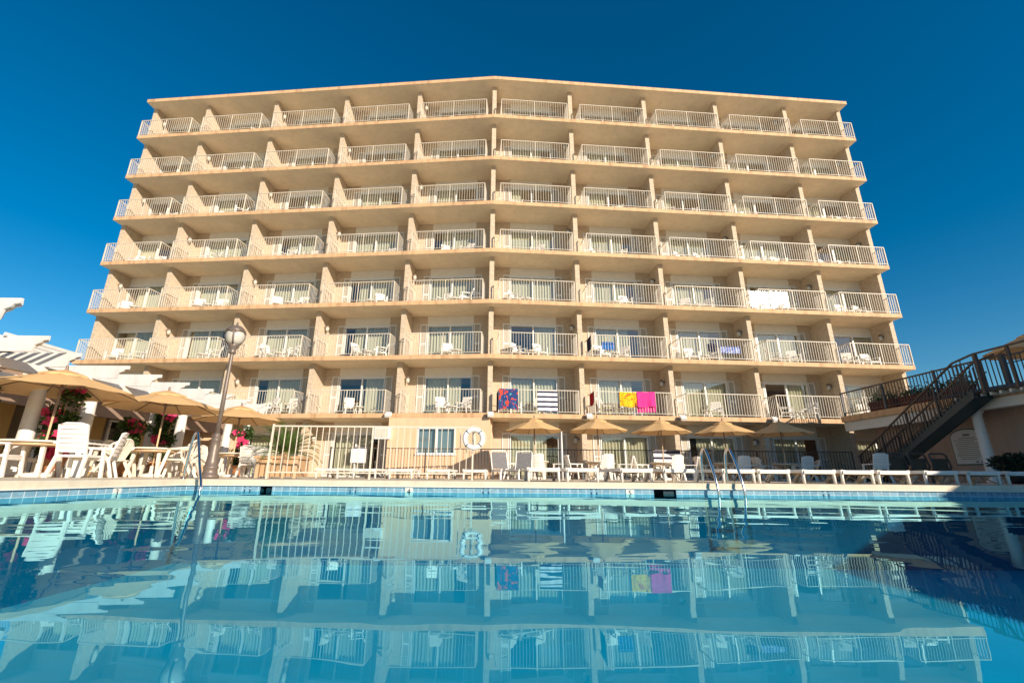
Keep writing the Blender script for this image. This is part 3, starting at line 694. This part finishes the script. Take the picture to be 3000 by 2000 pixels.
for k, (x, y) in enumerate([(11.35, 13.4), (11.93, 13.35), (12.5, 13.3)]):
    t = thing('brown_chaise', ['brown sling chaise with raised back, nearest the stair foot', 'brown sling chaise with raised back, in the middle of three', 'brown sling chaise with raised back, nearest the wall sign'][k], 'chaise', (x, y, DZ), .12, 'brown chaises by the stair')
    b = MB(); b.tube([(-.27, 0, .3), (-.27, -.1, .45), (-.27, -.02, .76), (-.22, 0, .81), (.22, 0, .81), (.27, -.02, .76), (.27, -.1, .45), (.27, 0, .3)], .028, 8); b.bar((-.27, -.03, .66), (.27, -.03, .66), .03); b.build('back_frame', m_brown, t)
    b = MB(); b.box(-.245, .245, -.045, -.02, .33, .66); b.build('back_sling', m_brownfab, t)
    b = MB(); b.box(-.27, .27, .0, 1.35, .28, .33); b.build('seat', m_brownfab, t)
    for sx in (-1, 1):
        for yy in (.05, 1.3):
            b = MB(); b.box(sx * .25 - .02, sx * .25 + .02, yy - .025, yy + .025, 0, .279); b.build('leg', m_brown, t)
place(SL, 10.85, 13.5, PI - .1, 'shaded slat-back white chair beside the brown chaises', GR, .8)

# ------------------------------------------------------------------ fences, lifebuoy, handrail, ladder, lamp post
def fence(name, label, cat, p, q, h, spacing, mat, picket=.02, post=.05, zb=.1, nposts=2, rail=.05, midrail=None):
    p = Vector((*p, DZ)); q = Vector((*q, DZ)); L = (q - p).length; rz = math.atan2(q.y - p.y, q.x - p.x)
    t = thing(name, label, cat, p, rz)
    b = MB(); b.box(0, L, -rail / 2, rail / 2, h - rail, h); b.build('top_rail', mat, t)
    b = MB(); b.box(.02, L - .02, -rail / 2.4, rail / 2.4, zb, zb + rail * .8); b.build('bottom_rail', mat, t)
    b = MB(); n_ = round(L / spacing)
    for i in range(1, n_): x = L * i / n_; b.box(x - picket / 2, x + picket / 2, -picket / 2, picket / 2, zb + rail * .8, h - rail)
    if midrail: b.box(.02, L - .02, -.012, .012, midrail, midrail + .025)
    b.build('pickets', mat, t)
    for i in range(nposts):
        x = L * i / (nposts - 1); b = MB(); b.box(x - post / 2, x + post / 2, -post / 2 - .002, post / 2 + .002, 0, h - rail - .001 if 0 < i < nposts - 1 else h + .03); b.build('post', mat, t)
    return t
fence('pool_fence', 'tall white picket fence panel standing at the pool edge before the palm planter', 'fence', (-5.38, 10.8), (-.66, 10.8), 1.21, .148, m_rail, .016, .036, .13, 3, .034)
fence('patio_fence', 'long brown metal fence in front of the ground-floor rooms', 'fence', (-6.9, 18.75), (14.2, 18.75), 1.16, .125, m_brown, .016, .04, .1, 12, .035)
t = thing('lifebuoy', 'white ring lifebuoy with dark bands hanging on the fence end', 'lifebuoy', (-.64, 10.70, 1.13), 0)
b = MB(); N = 40; b.tube([(.205 * math.cos(2 * PI * k / N), 0, .205 * math.sin(2 * PI * k / N)) for k in range(N)], .058, 12, closed=True); b.build('ring', m_buoy, t)
for k in range(4):
    a = PI / 4 + k * PI / 2; b = MB()
    b.tube([(.205 * math.cos(a + d), 0, .205 * math.sin(a + d)) for d in (-.05, -.02, .02, .05)], .0605, 12); b.build('band', m_teal, t)
b = MB(); pts = []
for k in range(4):
    a0 = PI / 4 + k * PI / 2
    for j in range(8): f = j / 8; a = a0 + f * PI / 2; r = .268 + .02 * math.sin(f * PI); pts.append((r * math.cos(a), -.01, r * math.sin(a)))
b.tube(pts, .007, 6, closed=True); b.build('rope', m_resin2, t)
b = MB(); b.tube([(.0, .05, .27), (.02, .02, .1), (.05, .02, -.1), (-.03, .02, -.3), (-.06, .02, -.33), (.02, .02, -.22), (.0, .03, .2)], .009, 6); b.build('line', m_resin2, t)

def smooth_path(P, n=6):
    P = [Vector(p) for p in P]; outp = []
    for i in range(len(P) - 1):
        p0 = P[max(i - 1, 0)]; p1 = P[i]; p2 = P[i + 1]; p3 = P[min(i + 2, len(P) - 1)]
        for k in range(n):
            t_ = k / n; outp.append(.5 * ((2 * p1) + (-p0 + p2) * t_ + (2 * p0 - 5 * p1 + 4 * p2 - p3) * t_ * t_ + (-p0 + 3 * p1 - 3 * p2 + p3) * t_ ** 3))
    outp.append(P[-1]); return outp
t = thing('pool_ladder', 'steel pool ladder with two arched rails on the far pool edge', 'ladder', (4.0, PY1, DZ))
for dx in (0, .48):
    b = MB(); b.tube(smooth_path([(dx, .42, -.01), (dx, .40, .35), (dx, .36, .56), (dx, .25, .65), (dx, .12, .58), (dx, -.06, .25), (dx, -.16, -.02), (dx, -.19, -.3), (dx, -.19, -1.1)]), .024, 10); b.build('rail', m_steel, t)
for z in (-.75, -1.05):
    b = MB(); b.box(.02, .46, -.24, -.15, z, z + .03); b.build('step', m_steel, t)
t = thing('pool_handrail', 'single steel handrail bending into the water at the pool corner', 'handrail', (-6.13, 9.1, DZ))
b = MB(); b.tube(smooth_path([(0, 0, -.01), (.03, -.02, .45), (.08, -.05, .8), (.15, -.08, .87), (.22, -.12, .78), (.48, -.34, .28), (.68, -.5, -.08), (.70, -.55, -.22), (.68, -.7, -.6), (.66, -.8, -1.2)]), .024, 10); b.build('rail', m_steel, t)
b = MB(); b.lathe([(.06, 0), (.06, .012), (.03, .03)], 14); b.build('flange', m_steel, t)

t = thing('lamp_post', 'tall brown lamp post with an acorn glass lantern beside the pool corner', 'lamp post', (-6.5, 10.5, DZ))
b = MB(); b.lathe([(.19, 0), (.19, .07), (.15, .09), (.14, .2), (.155, .22), (.155, .25), (.13, .27), (.115, .40), (.095, .7), (.085, .80), (.105, .82), (.105, .85), (.085, .87), (.07, .95), (.052, 1.0)], 24); b.build('base', m_pole, t)
b = MB(); b.lathe([(.050, 1.0), (.044, 2.0), (.04, 2.85), (.04, 2.86)], 18); b.build('pole', m_pole, t)
b = MB(); b.lathe([(.05, 2.86), (.085, 2.89), (.07, 2.93), (.075, 2.98), (.115, 3.03), (.125, 3.08), (.12, 3.10)], 20); b.build('collar', m_pole, t)
b = MB(); b.lathe([(.115, 3.10), (.175, 3.18), (.205, 3.28), (.205, 3.36), (.185, 3.43)], 24); b.build('globe', m_lampglass, t)
b = MB(); b.lathe([(.215, 3.40), (.22, 3.44), (.18, 3.50), (.11, 3.56), (.04, 3.585), (.02, 3.60), (.028, 3.63), (.006, 3.67)], 24); b.build('cap', m_pole, t)
for k in range(4):
    a = k * PI / 2 + .35; b = MB(); b.tube([(r * math.cos(a), r * math.sin(a), z) for r, z in ((.118, 3.09), (.18, 3.18), (.212, 3.28), (.212, 3.36), (.205, 3.43))], .02, 6)
    b.tube([(.212 * math.cos(a + d), .212 * math.sin(a + d), 3.44 - .07 * abs(math.cos(d * 2)) ** 2) for d in [PI / 2 * j / 8 for j in range(9)]], .02, 6); b.build('rib', m_pole, t)
b = MB(); b.tube([(0, 0, 0), (0, 0, .75), (.0, 0, 1.42)], [.03, .028, .02], 10)
tag(b.build('white_pole', m_white, None, (1.84, 14.0, DZ)), 'thin white upright pole between the first two small umbrellas', 'pole')

# ------------------------------------------------------------------ plants
def leaf_cloud(b, n, fn, size, m, rnd, el=2.0):
    for _ in range(n):
        p = Vector(fn()); d = Vector((rnd.gauss(0, 1), rnd.gauss(0, 1), rnd.gauss(.2, .8))).normalized(); s_ = size * rnd.uniform(.6, 1.3)
        a = d.cross(Vector((rnd.random(), rnd.random(), rnd.random()))).normalized() * s_ * .5; l = d * s_ * el
        b.add([p, p + l * .5 + a, p + l, p + l * .5 - a], [(0, 1, 2, 3)], m)
def hibiscus(label, x, y, h, w, nf, seed, lean=0):
    r = random.Random(seed); w *= .72; t = thing('hibiscus_plant', label, 'plant', (x, y, DZ), 0, 'pink hibiscus plants between the pergola columns')
    b = MB(); b.lathe([(.17, 0), (.24, .36), (.26, .38), (.26, .42), (.22, .42)], 18); b.build('pot', m_terra, t)
    b = MB()
    for k in range(6): a = r.uniform(0, 6.3); b.tube([(0, 0, .4), (.1 * math.cos(a), .1 * math.sin(a), .4 + h * .3), (w * .4 * math.cos(a), w * .4 * math.sin(a), .4 + h * .75)], [.02, .015, .006], 5)
    b.build('stem', m_planter, t)
    b = MB(); cl = [(r.gauss(0, w * .34) + lean * 0, r.gauss(0, w * .34), .45 + h * r.random() ** .8, r.uniform(.10, .2)) for _ in range(17)]
    def f():
        c_ = r.choice(cl); q_ = Vector((r.gauss(0, 1), r.gauss(0, 1), r.gauss(0, 1))).normalized() * c_[3] * 1.3 * r.random() ** .5; return (c_[0] + q_.x, c_[1] + q_.y, max(.35, c_[2] + q_.z))
    leaf_cloud(b, 2600, f, .065, 0, r, 1.6); leaf_cloud(b, 600, f, .06, 1, r, 1.6); b.build('foliage', [m_leaf, m_leaf2], t)
    for k in range(nf):
        c_ = r.choice(cl); b = MB(); v = Vector((r.uniform(-.2, 1), r.uniform(-1, -.1), r.uniform(-.2, .6))).normalized()
        p = Vector((c_[0] + v.x * .2, c_[1] + v.y * .2, c_[2] + r.uniform(-.12, .1))); q = v.cross(Vector((0, 0, 1))).normalized(); s_ = r.uniform(.10, .155); w_ = v.cross(q)
        for j in range(5):
            a = 2 * PI * j / 5 + r.random(); e1 = (q * math.cos(a) + w_ * math.sin(a)); e2 = (q * math.cos(a + .7) + w_ * math.sin(a + .7)); e3 = (q * math.cos(a - .7) + w_ * math.sin(a - .7))
            b.add([p, p + e3 * s_ * .8 + v * .04, p + e1 * s_ * 1.15 + v * .03, p + e2 * s_ * .8 + v * .05], [(0, 1, 2, 3)])
        b.tube([p, p + v * .09], .008, 5); b.build('flower', m_pink, t)
hibiscus('tall pink hibiscus between the two leftmost pergola columns', -10.15, 10.55, 1.7, .55, 20, 1)
hibiscus('pink hibiscus at the left edge of the photo', -10.7, 9.2, 1.35, .55, 9, 2)
hibiscus('slim pink hibiscus behind the second table, between pergola columns', -10.1, 13.75, 1.7, .42, 13, 3)
hibiscus('leafy hibiscus with few flowers left of the second pair of columns', -10.3, 12.75, 1.0, .5, 5, 4)
hibiscus('small pink hibiscus behind the table beside the lamp post', -10.1, 18.0, 1.3, .5, 12, 5)
t = thing('sago_palm', 'sago palm with spiky fronds rising from a wooden planter', 'palm', (-6.05, 13.0, DZ + .45))
r = random.Random(5)
b = MB(); b.lathe([(.13, 0), (.15, .12), (.11, .25)], 12); b.build('trunk', m_planter, t)
for k in range(38):
    a = k * 2.399; el = 1.35 - 1.25 * (k / 38) + r.uniform(-.1, .1); L = r.uniform(.95, 1.2); b = MB()
    d = Vector((math.cos(a), math.sin(a), 0)); pts = []
    for j in range(9):
        f = j / 8; ang = el - 1.05 * f * f; 
        pts.append((pts[-1] + (d * math.cos(ang) + Vector((0, 0, math.sin(ang)))) * L / 8) if pts else Vector((d.x * .06, d.y * .06, .2)))
    b.tube(pts, [.012 - .001 * j for j in range(9)], 4)
    side = d.cross(Vector((0, 0, 1)))
    for j in range(26):
        f = .12 + .88 * j / 26; i_ = min(7, int(f * 8)); p = pts[i_].lerp(pts[i_ + 1], f * 8 - i_); dr = (pts[i_ + 1] - pts[i_]).normalized()
        ll = .20 * math.sin(PI * (.18 + .78 * f)) + .04
        for sx in (-1, 1):
            q = p + (side * sx * .85 + dr * .55 + Vector((0, 0, .12))) * ll; wv = dr * .011
            b.add([p - wv, p + wv, q], [(0, 1, 2)])
    o = b.build('frond', m_palm if k < 31 else m_leaf2, t)
t = thing('wooden_planter', 'wooden box planter with battens holding the sago palm', 'planter', (-6.05, 13.0, DZ), .08)
b = MB(); b.box(-.54, .54, -.45, .45, .04, .50); b.build('box', m_planter, t)
b = MB(); b.box(-.60, .60, -.51, -.45, .50, .57); b.box(-.60, .60, .45, .51, .50, .57); b.box(-.60, -.54, -.45, .45, .50, .57); b.box(.54, .60, -.45, .45, .50, .57); b.build('rim', m_planter, t)
for x in (-.5, -.17, .17, .5):
    b = MB(); b.box(x - .045, x + .045, -.485, -.452, .0, .499); b.build('batten', m_wood, t)

# ------------------------------------------------------------------ cafe and pergola on the left
cafe = thing('cafe_building', 'low peach cafe building with white framed doors behind the pergola', 'building', (-13.8, 5, DZ))
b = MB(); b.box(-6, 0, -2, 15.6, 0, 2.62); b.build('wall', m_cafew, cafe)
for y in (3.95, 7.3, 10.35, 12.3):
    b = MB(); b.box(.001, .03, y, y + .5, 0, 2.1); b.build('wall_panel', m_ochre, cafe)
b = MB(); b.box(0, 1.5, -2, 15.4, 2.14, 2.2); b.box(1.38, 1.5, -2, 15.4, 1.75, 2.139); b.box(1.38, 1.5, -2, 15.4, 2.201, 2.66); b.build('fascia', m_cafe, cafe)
b = MB(); b.box(-6.2, 1.56, -2.1, 15.7, 2.665, 2.76); b.build('roof', m_roof, cafe)
b = MB(); b.box(.02, 1.45, 14.6, 15.3, 0, 2.13); b.build('end_wall', m_peach, cafe)
for k, (y, w, z0, z1) in enumerate([(2.4, 1.5, .8, 1.9), (4.5, 1.5, .8, 1.9), (6.2, 1.0, 0, 2.0), (8.6, 1.7, 0, 1.95), (11.0, 1.2, .8, 1.9), (12.8, 1.6, .0, 1.95)]):
    b = MB(); f = .08
    for q in ((y, y + f, z0, z1), (y + w - f, y + w, z0, z1), (y + f, y + w - f, z1 - f, z1), (y + f, y + w - f, z0, z0 + f), (y + w / 2 - .03, y + w / 2 + .03, z0 + f, z1 - f)): b.box(.002, .06, q[0], q[1], q[2], q[3])
    o = b.build('window' if z0 else 'door', m_white, cafe)
    b = MB(); b.add([(.02, y + f, z0 + f), (.02, y + w - f, z0 + f), (.02, y + w - f, z1 - f), (.02, y + f, z1 - f)], [(0, 1, 2, 3)]); b.build('pane', M('dark_pane', (.02, .025, .025), .08, .6, .2, 2), o)
perg = thing('pergola', 'white pergola with notched beam ends on round columns left of the pool', 'pergola', (-10.6, 10, DZ))
for y in (8.6, 10.25, 11.61, 13.9, 15.1, 17.73, 19.03):
    b = MB(); b.lathe([(.19, 0), (.19, .08), (.165, .12), (.155, .3), (.145, 1.5), (.13, 2.12), (.16, 2.16), (.16, 2.22)], 20, (.0, y - 10, 0)); b.build('column', m_white, perg)
b = MB(); b.box(-.08, .08, -2.6, 8.6, 2.222, 2.42); b.build('girder', m_white, perg)
b = MB(); b.box(-1.58, -1.50, -2.6, 8.6, 2.222, 2.42); b.build('girder', m_white, perg)
def rafter_end(x1, zt, d): return [(-1.75, zt), (x1, zt), (x1, zt - .085), (x1 - .10, zt - .10), (x1 - .14, zt - .15), (x1 - .24, zt - .19), (x1 - .27, zt - d), (-1.75, zt - d)]
RY = [(6.9, -7.78, 2.80, .36), (8.9, -9.25, 2.77, .33), (10.2, -9.75, 2.75, .33), (11.45, -9.62, 2.75, .33), (12.5, -9.55, 2.75, .33), (13.6, -9.5, 2.75, .33), (14.65, -9.42, 2.75, .33), (15.65, -9.36, 2.75, .33), (16.8, -9.36, 2.75, .33), (17.9, -9.36, 2.75, .33), (18.5, -9.4, 2.75, .33)]
for y, xt, zt, d in RY:
    b = MB(); b.prism([(x, y - 10 - .09, z) for x, z in rafter_end(xt + 10.6, zt, d)], (0, .04, 0)); b.prism([(x, y - 10 + .05, z) for x, z in rafter_end(xt + 10.45, zt - .002, d - .05)], (0, .04, 0))
    b.box(-1.7, xt + 10.2, y - 10 - .05, y - 10 + .05, zt - .2, zt - .08); b.build('rafter', m_perg, perg)
for k in range(7):
    x = -1.3 + k * .3; b = MB(); b.box(x - .025, x + .025, -1.25, .45, 2.752, 2.82); b.build('slat', m_perg, perg)
for k in range(2):
    x = -1.45 + k * .45; b = MB(); b.box(x - .025, x + .025, -1.3, 8.7, 2.752, 2.81); b.build('slat', m_white, perg)
fence('cafe_fence', 'low white picket fence between pergola columns behind the first two tables', 'fence', (-10.95, 11.8), (-10.95, 13.4), .95, .16, m_white, .04, .06, .12, 2)
fence('cafe_fence', 'low white picket fence behind the lamp post', 'fence', (-10.95, 14.8), (-10.95, 16.7), .95, .16, m_white, .04, .06, .12, 2)

# ------------------------------------------------------------------ terrace building, stair and sign on the right
TX = 15.45
tb = thing('terrace_building', 'shaded peach poolside building with a column, tiled eave and roof terrace on the right', 'building', (TX, 14, DZ))
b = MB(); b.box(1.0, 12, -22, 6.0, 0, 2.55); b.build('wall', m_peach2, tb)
b = MB(); b.box(.0, 12, -22, 6.6, 2.552, 2.80); b.build('terrace_floor', m_fascia, tb)
b = MB(); b.box(-.06, .22, -22, .9, 2.26, 2.551); b.build('beam', m_stucco, tb)
b = MB(); b.box(.1, .3, 1.0, 6.6, 2.15, 2.551); b.build('white_beam', m_stucco, tb)
b = MB(); b.prism([(-.52, -22, 2.70), (.0, -22, 2.82), (.0, -22, 2.92), (-.55, -22, 2.76)], (0, 23.1, 0)); b.build('eave', m_roof, tb)
b = MB(); y = -6.0
while y < 1.0: b.box(-.48, -.005, y, y + .07, 2.60, 2.69); y += .28
b.build('rafter_tails', m_stucco, tb)
for y in (.75, -2.9):
    b = MB(); b.lathe([(.2, 0), (.2, .08), (.165, .12), (.16, .5), (.13, 2.08), (.15, 2.11), (.13, 2.14), (.18, 2.2), (.2, 2.255)], 22, (.06, y, 0)); b.build('column', m_white, tb)
b = MB(); b.box(.94, .998, -1.35, -.3, 0, 2.1); b.build('door', M('grey_door', (.30, .30, .31), .5, .3, .06, 5), tb)
b = MB(); b.box(.97, .999, -3.6, -1.8, .1, 2.2); b.build('brick_panel', m_brick, tb)
b = MB(); b.box(.02, 12, -22, -2.6, 2.802, 3.75); b.build('shade_parapet', m_peach2, tb)  # unseen parapet added to cast shade on the right end of the pool
b = MB(); b.box(5.0, 12, -12, -4.0, 3.752, 7.6); b.build('unseen_shade_block', m_peach2, tb)  # unseen block added and sized to shade the stair, terrace and patio
# wall sign
sg_ = thing('wall_sign', 'white arch-topped pool rules sign on the shaded peach wall', 'sign', (TX + .985, 16.15, 1.42), -PI / 2)
def arch(w, h, y): return [(-w, y, -h), (w, y, -h), (w, y, h * .55)] + [(w * math.cos(a), y, h * .55 + h * .45 * math.sin(a)) for a in [PI * j / 12 for j in range(1, 12)]] + [(-w, y, h * .55)]
b = MB(); b.prism(arch(.62, .62, 0), (0, -.02, 0)); b.build('border', m_plaqueg, sg_)
b = MB(); b.prism(arch(.585, .585, -.021), (0, -.012, 0)); b.build('panel', m_plaque, sg_)
b = MB(); rr = random.Random(2)
for k in range(11):
    z = .22 - k * .065; w = rr.uniform(.36, .5); b.box(-w, w * rr.uniform(.6, 1), -.036, -.033, z, z + .022)
b.box(-.12, .12, -.036, -.033, .36, .44); b.box(-.3, .3, -.036, -.033, .28, .31); b.box(.1, .2, -.036, -.033, -.55, -.49); b.box(.28, .42, -.036, -.033, -.55, -.49); b.build('lettering', m_text, sg_)
# terrace railing (continuous), posts thicker near the stair head
tr_ = thing('terrace_railing', 'dark metal railing along the edge of the roof terrace', 'railing', (TX + .05, 20.4, DZ + 2.80), -PI / 2)
b = MB(); b.box(0, 7.0, -.03, .03, 1.0, 1.05); b.build('top_rail', m_brown, tr_)
b = MB(); b.box(0, 6.9, -.02, .02, .1, .13); x = .12
while x < 6.9: b.box(x - .011, x + .011, -.011, .011, .13, 1.0); x += .14
b.build('pickets', m_brown, tr_)
for x in (.02, 2.3, 4.6, 6.9):
    b = MB(); b.box(x - .035, x + .035, -.036, .036, 0, 1.07); b.build('post', m_grey, tr_)
tr2 = thing('upper_railing', 'grey double-railed railing at the stair head under the terrace umbrella', 'railing', (TX + .5, 13.9, DZ + 2.80), -PI / 2)
b = MB(); b.box(0, 4.6, -.03, .03, 1.05, 1.10); b.build('top_rail', m_grey, tr2)
b = MB(); b.box(0, 4.6, -.02, .02, .16, .2); b.box(0, 4.6, -.02, .02, .82, .85); x = .1
while x < 4.6: b.box(x - .011, x + .011, -.011, .011, .2, 1.05); x += .14
b.build('pickets', m_grey, tr2)
for x in (0, .75, 1.5, 2.6, 3.8):
    b = MB(); b.box(x - .06, x + .06, -.06, .06, 0, 1.14); b.build('post', m_grey, tr2)
# stair: from deck at y 18.7 up to the terrace at y 13.7
st = thing('staircase', 'dark steel staircase with railing rising to the roof terrace', 'staircase', (14.55, 18.75, DZ), -PI / 2)
RUN, RISE = 5.0, 2.8
for yy in (0, .56):
    b = MB(); b.prism([(0, yy, 0), (.35, yy, 0), (RUN, yy, RISE - .28), (RUN, yy, RISE), (RUN - .1, yy, RISE), (0, yy, .12)], (0, .04, 0)); b.build('stringer', m_teal, st)
for k in range(14):
    f = (k + 1) / 15; b = MB(); b.box(RUN * f - .15, RUN * f + .13, .04, .56, RISE * f - .04, RISE * f); b.build('tread', m_teal, st)
b = MB(); b.prism([(.4, .041, .03), (RUN - .02, .041, RISE - .27), (RUN - .02, .041, RISE - .24), (.4, .041, .06)], (0, .518, 0)); b.build('underside', m_teal, st)
for yy in (-.02, .62):
    b = MB()
    b.bar((-.1, yy, .95), (RUN - .35, yy, RISE + .9), .05, .05); b.bar((RUN - .35, yy, RISE + .9), (RUN + .35, yy, RISE + 1.02), .05, .05); b.bar((-.1, yy, .55), (RUN, yy, RISE + .55), .028)
    if yy < 0: b.bar((RUN + .35, yy, RISE + 1.02), (RUN + 2.8, yy, RISE + 1.02), .05, .05); b.bar((RUN + .38, yy, RISE - .2), (RUN + .38, yy, RISE + 1.0), .09); b.bar((RUN + 1.3, yy, RISE - .2), (RUN + 1.3, yy, RISE + 1.0), .07)
    for k in range(36):
        f = k / 35; x = .0 + (RUN - .1) * f; z = RISE * x / RUN; w = .03 if k % 9 == 0 else .011
        b.box(x - w, x + w, yy - w, yy + w, z - .02, z + .97 + .015)
    b.build('handrail', m_brown, st)
# things on the terrace
for k, (y, L, lb) in enumerate([(18.6, 1.3, 'dark red planter on the terrace edge nearest the hotel'), (17.1, 1.3, 'dark red planter in the middle of the terrace edge'), (15.6, 1.0, 'dark red planter on the terrace edge nearest the stair head')]):
    t = thing('terrace_planter', lb, 'planter', (TX + .5, y, DZ + 2.80), 0, 'planters along the terrace rail')
    b = MB(); b.prism([(-.16, -L / 2, 0), (.16, -L / 2, 0), (.24, -L / 2, .42), (-.24, -L / 2, .42)], (0, L, 0)); b.build('box', m_pot, t)
    b = MB(); r = random.Random(k + 20); leaf_cloud(b, 320, lambda: (r.gauss(0, .13), r.uniform(-L / 2, L / 2), .42 + abs(r.gauss(0, .13))), .05, 0, r, 2.2); b.build('foliage', m_leaf, t)
TU = umbrella(1.45, 2.5, 1.75); place(TU, 19.2, 15.5, .2, 'tan umbrella on the roof terrace cut by the right edge', GUM); TU.location.z = DZ + 2.80
t = thing('dark_bush', 'rounded dark shrub in a low pot at the foot of the column', 'shrub', (14.15, 12.7, DZ))
b = MB(); b.lathe([(.28, 0), (.36, .26), (.32, .28)], 18); b.build('pot', m_black, t)
b = MB(); r = random.Random(31)
def fb():
    v = Vector((r.gauss(0, 1), r.gauss(0, 1), r.gauss(0, 1))).normalized() * (r.random() ** .4)
    return (v.x * .62, v.y * .6, .52 + v.z * .28)
leaf_cloud(b, 2600, fb, .045, 0, r, 2.0); b.build('foliage', m_bush, t)

def recliner():
    t = thing('recliner', '', 'chaise')
    b = MB(); b.tube([(-.29, .0, .3), (-.29, .16, .6), (-.29, .30, .93), (-.24, .32, .98), (.24, .32, .98), (.29, .30, .93), (.29, .16, .6), (.29, .0, .3)], .024, 8); b.build('back_frame', m_resin, t)
    b = MB(); b.sheet(lambda u, v: (-.26 + .52 * u, .03 + .26 * v + .02 * math.sin(v * PI), .36 + .56 * v), 2, 6); b.sheet(lambda u, v: (.26 - .52 * u, .015 + .26 * v + .02 * math.sin(v * PI), .36 + .56 * v), 2, 6); b.build('back_sling', m_slate, t)
    b = MB(); b.box(-.29, .29, -1.3, 0, .27, .31); b.build('seat', m_slate, t)
    for sx in (-1, 1):
        b = MB(); b.box(sx * .30 - .02, sx * .30 + .02, -1.32, .02, .25, .32); b.build('side_rail', m_resin, t)
        for yy in (-1.2, -.1):
            b = MB(); b.bar((sx * .31, yy - .05, 0), (sx * .30, yy, .25), .05); b.build('leg', m_resin, t)
    return t
m_slate = M('slate_sling', (.20, .19, .19), .85, .2, .15, 12, .2, 300)
RC = recliner()
for k, (x, y, rz, lb) in enumerate([(-.02, 15.6, .25, 'slate sling recliner with raised back just right of the white fence end'), (.75, 15.9, -.2, 'slate sling recliner with raised back left of the first small umbrella pole')]):
    place(RC, x, y, rz, lb, 'slate recliners on the pool deck', .95)
# small things on the ground-floor patio fence
b = MB(); b.sheet(lambda u, v: (.6 * (u - .5), (-.03 if v < .5 else .03) + .012 * math.sin(u * 9), 1.18 - .62 * abs(1 - 2 * v)), 14, 12); b.sheet(lambda u, v: (.6 * (u - .5), (-.042 if v < .5 else .042) + .012 * math.sin(u * 9), 1.19 - .62 * abs(1 - 2 * v)), 14, 12)
tag(b.build('beach_towel', m_whitet, None, (-5.75, 18.75, DZ)), 'plain white towel over the brown patio fence behind the loungers', 'towel')
b = MB(); b.sheet(lambda u, v: (1.1 * (u - .5), (-.03 if v < .5 else .03) + .01 * math.sin(u * 9), 1.18 - .6 * abs(1 - 2 * v)), 14, 12)
tag(b.build('beach_towel', m_stripe, None, (6.7, 18.75, DZ)), 'striped towel over the patio fence left of the ladder rails', 'towel')
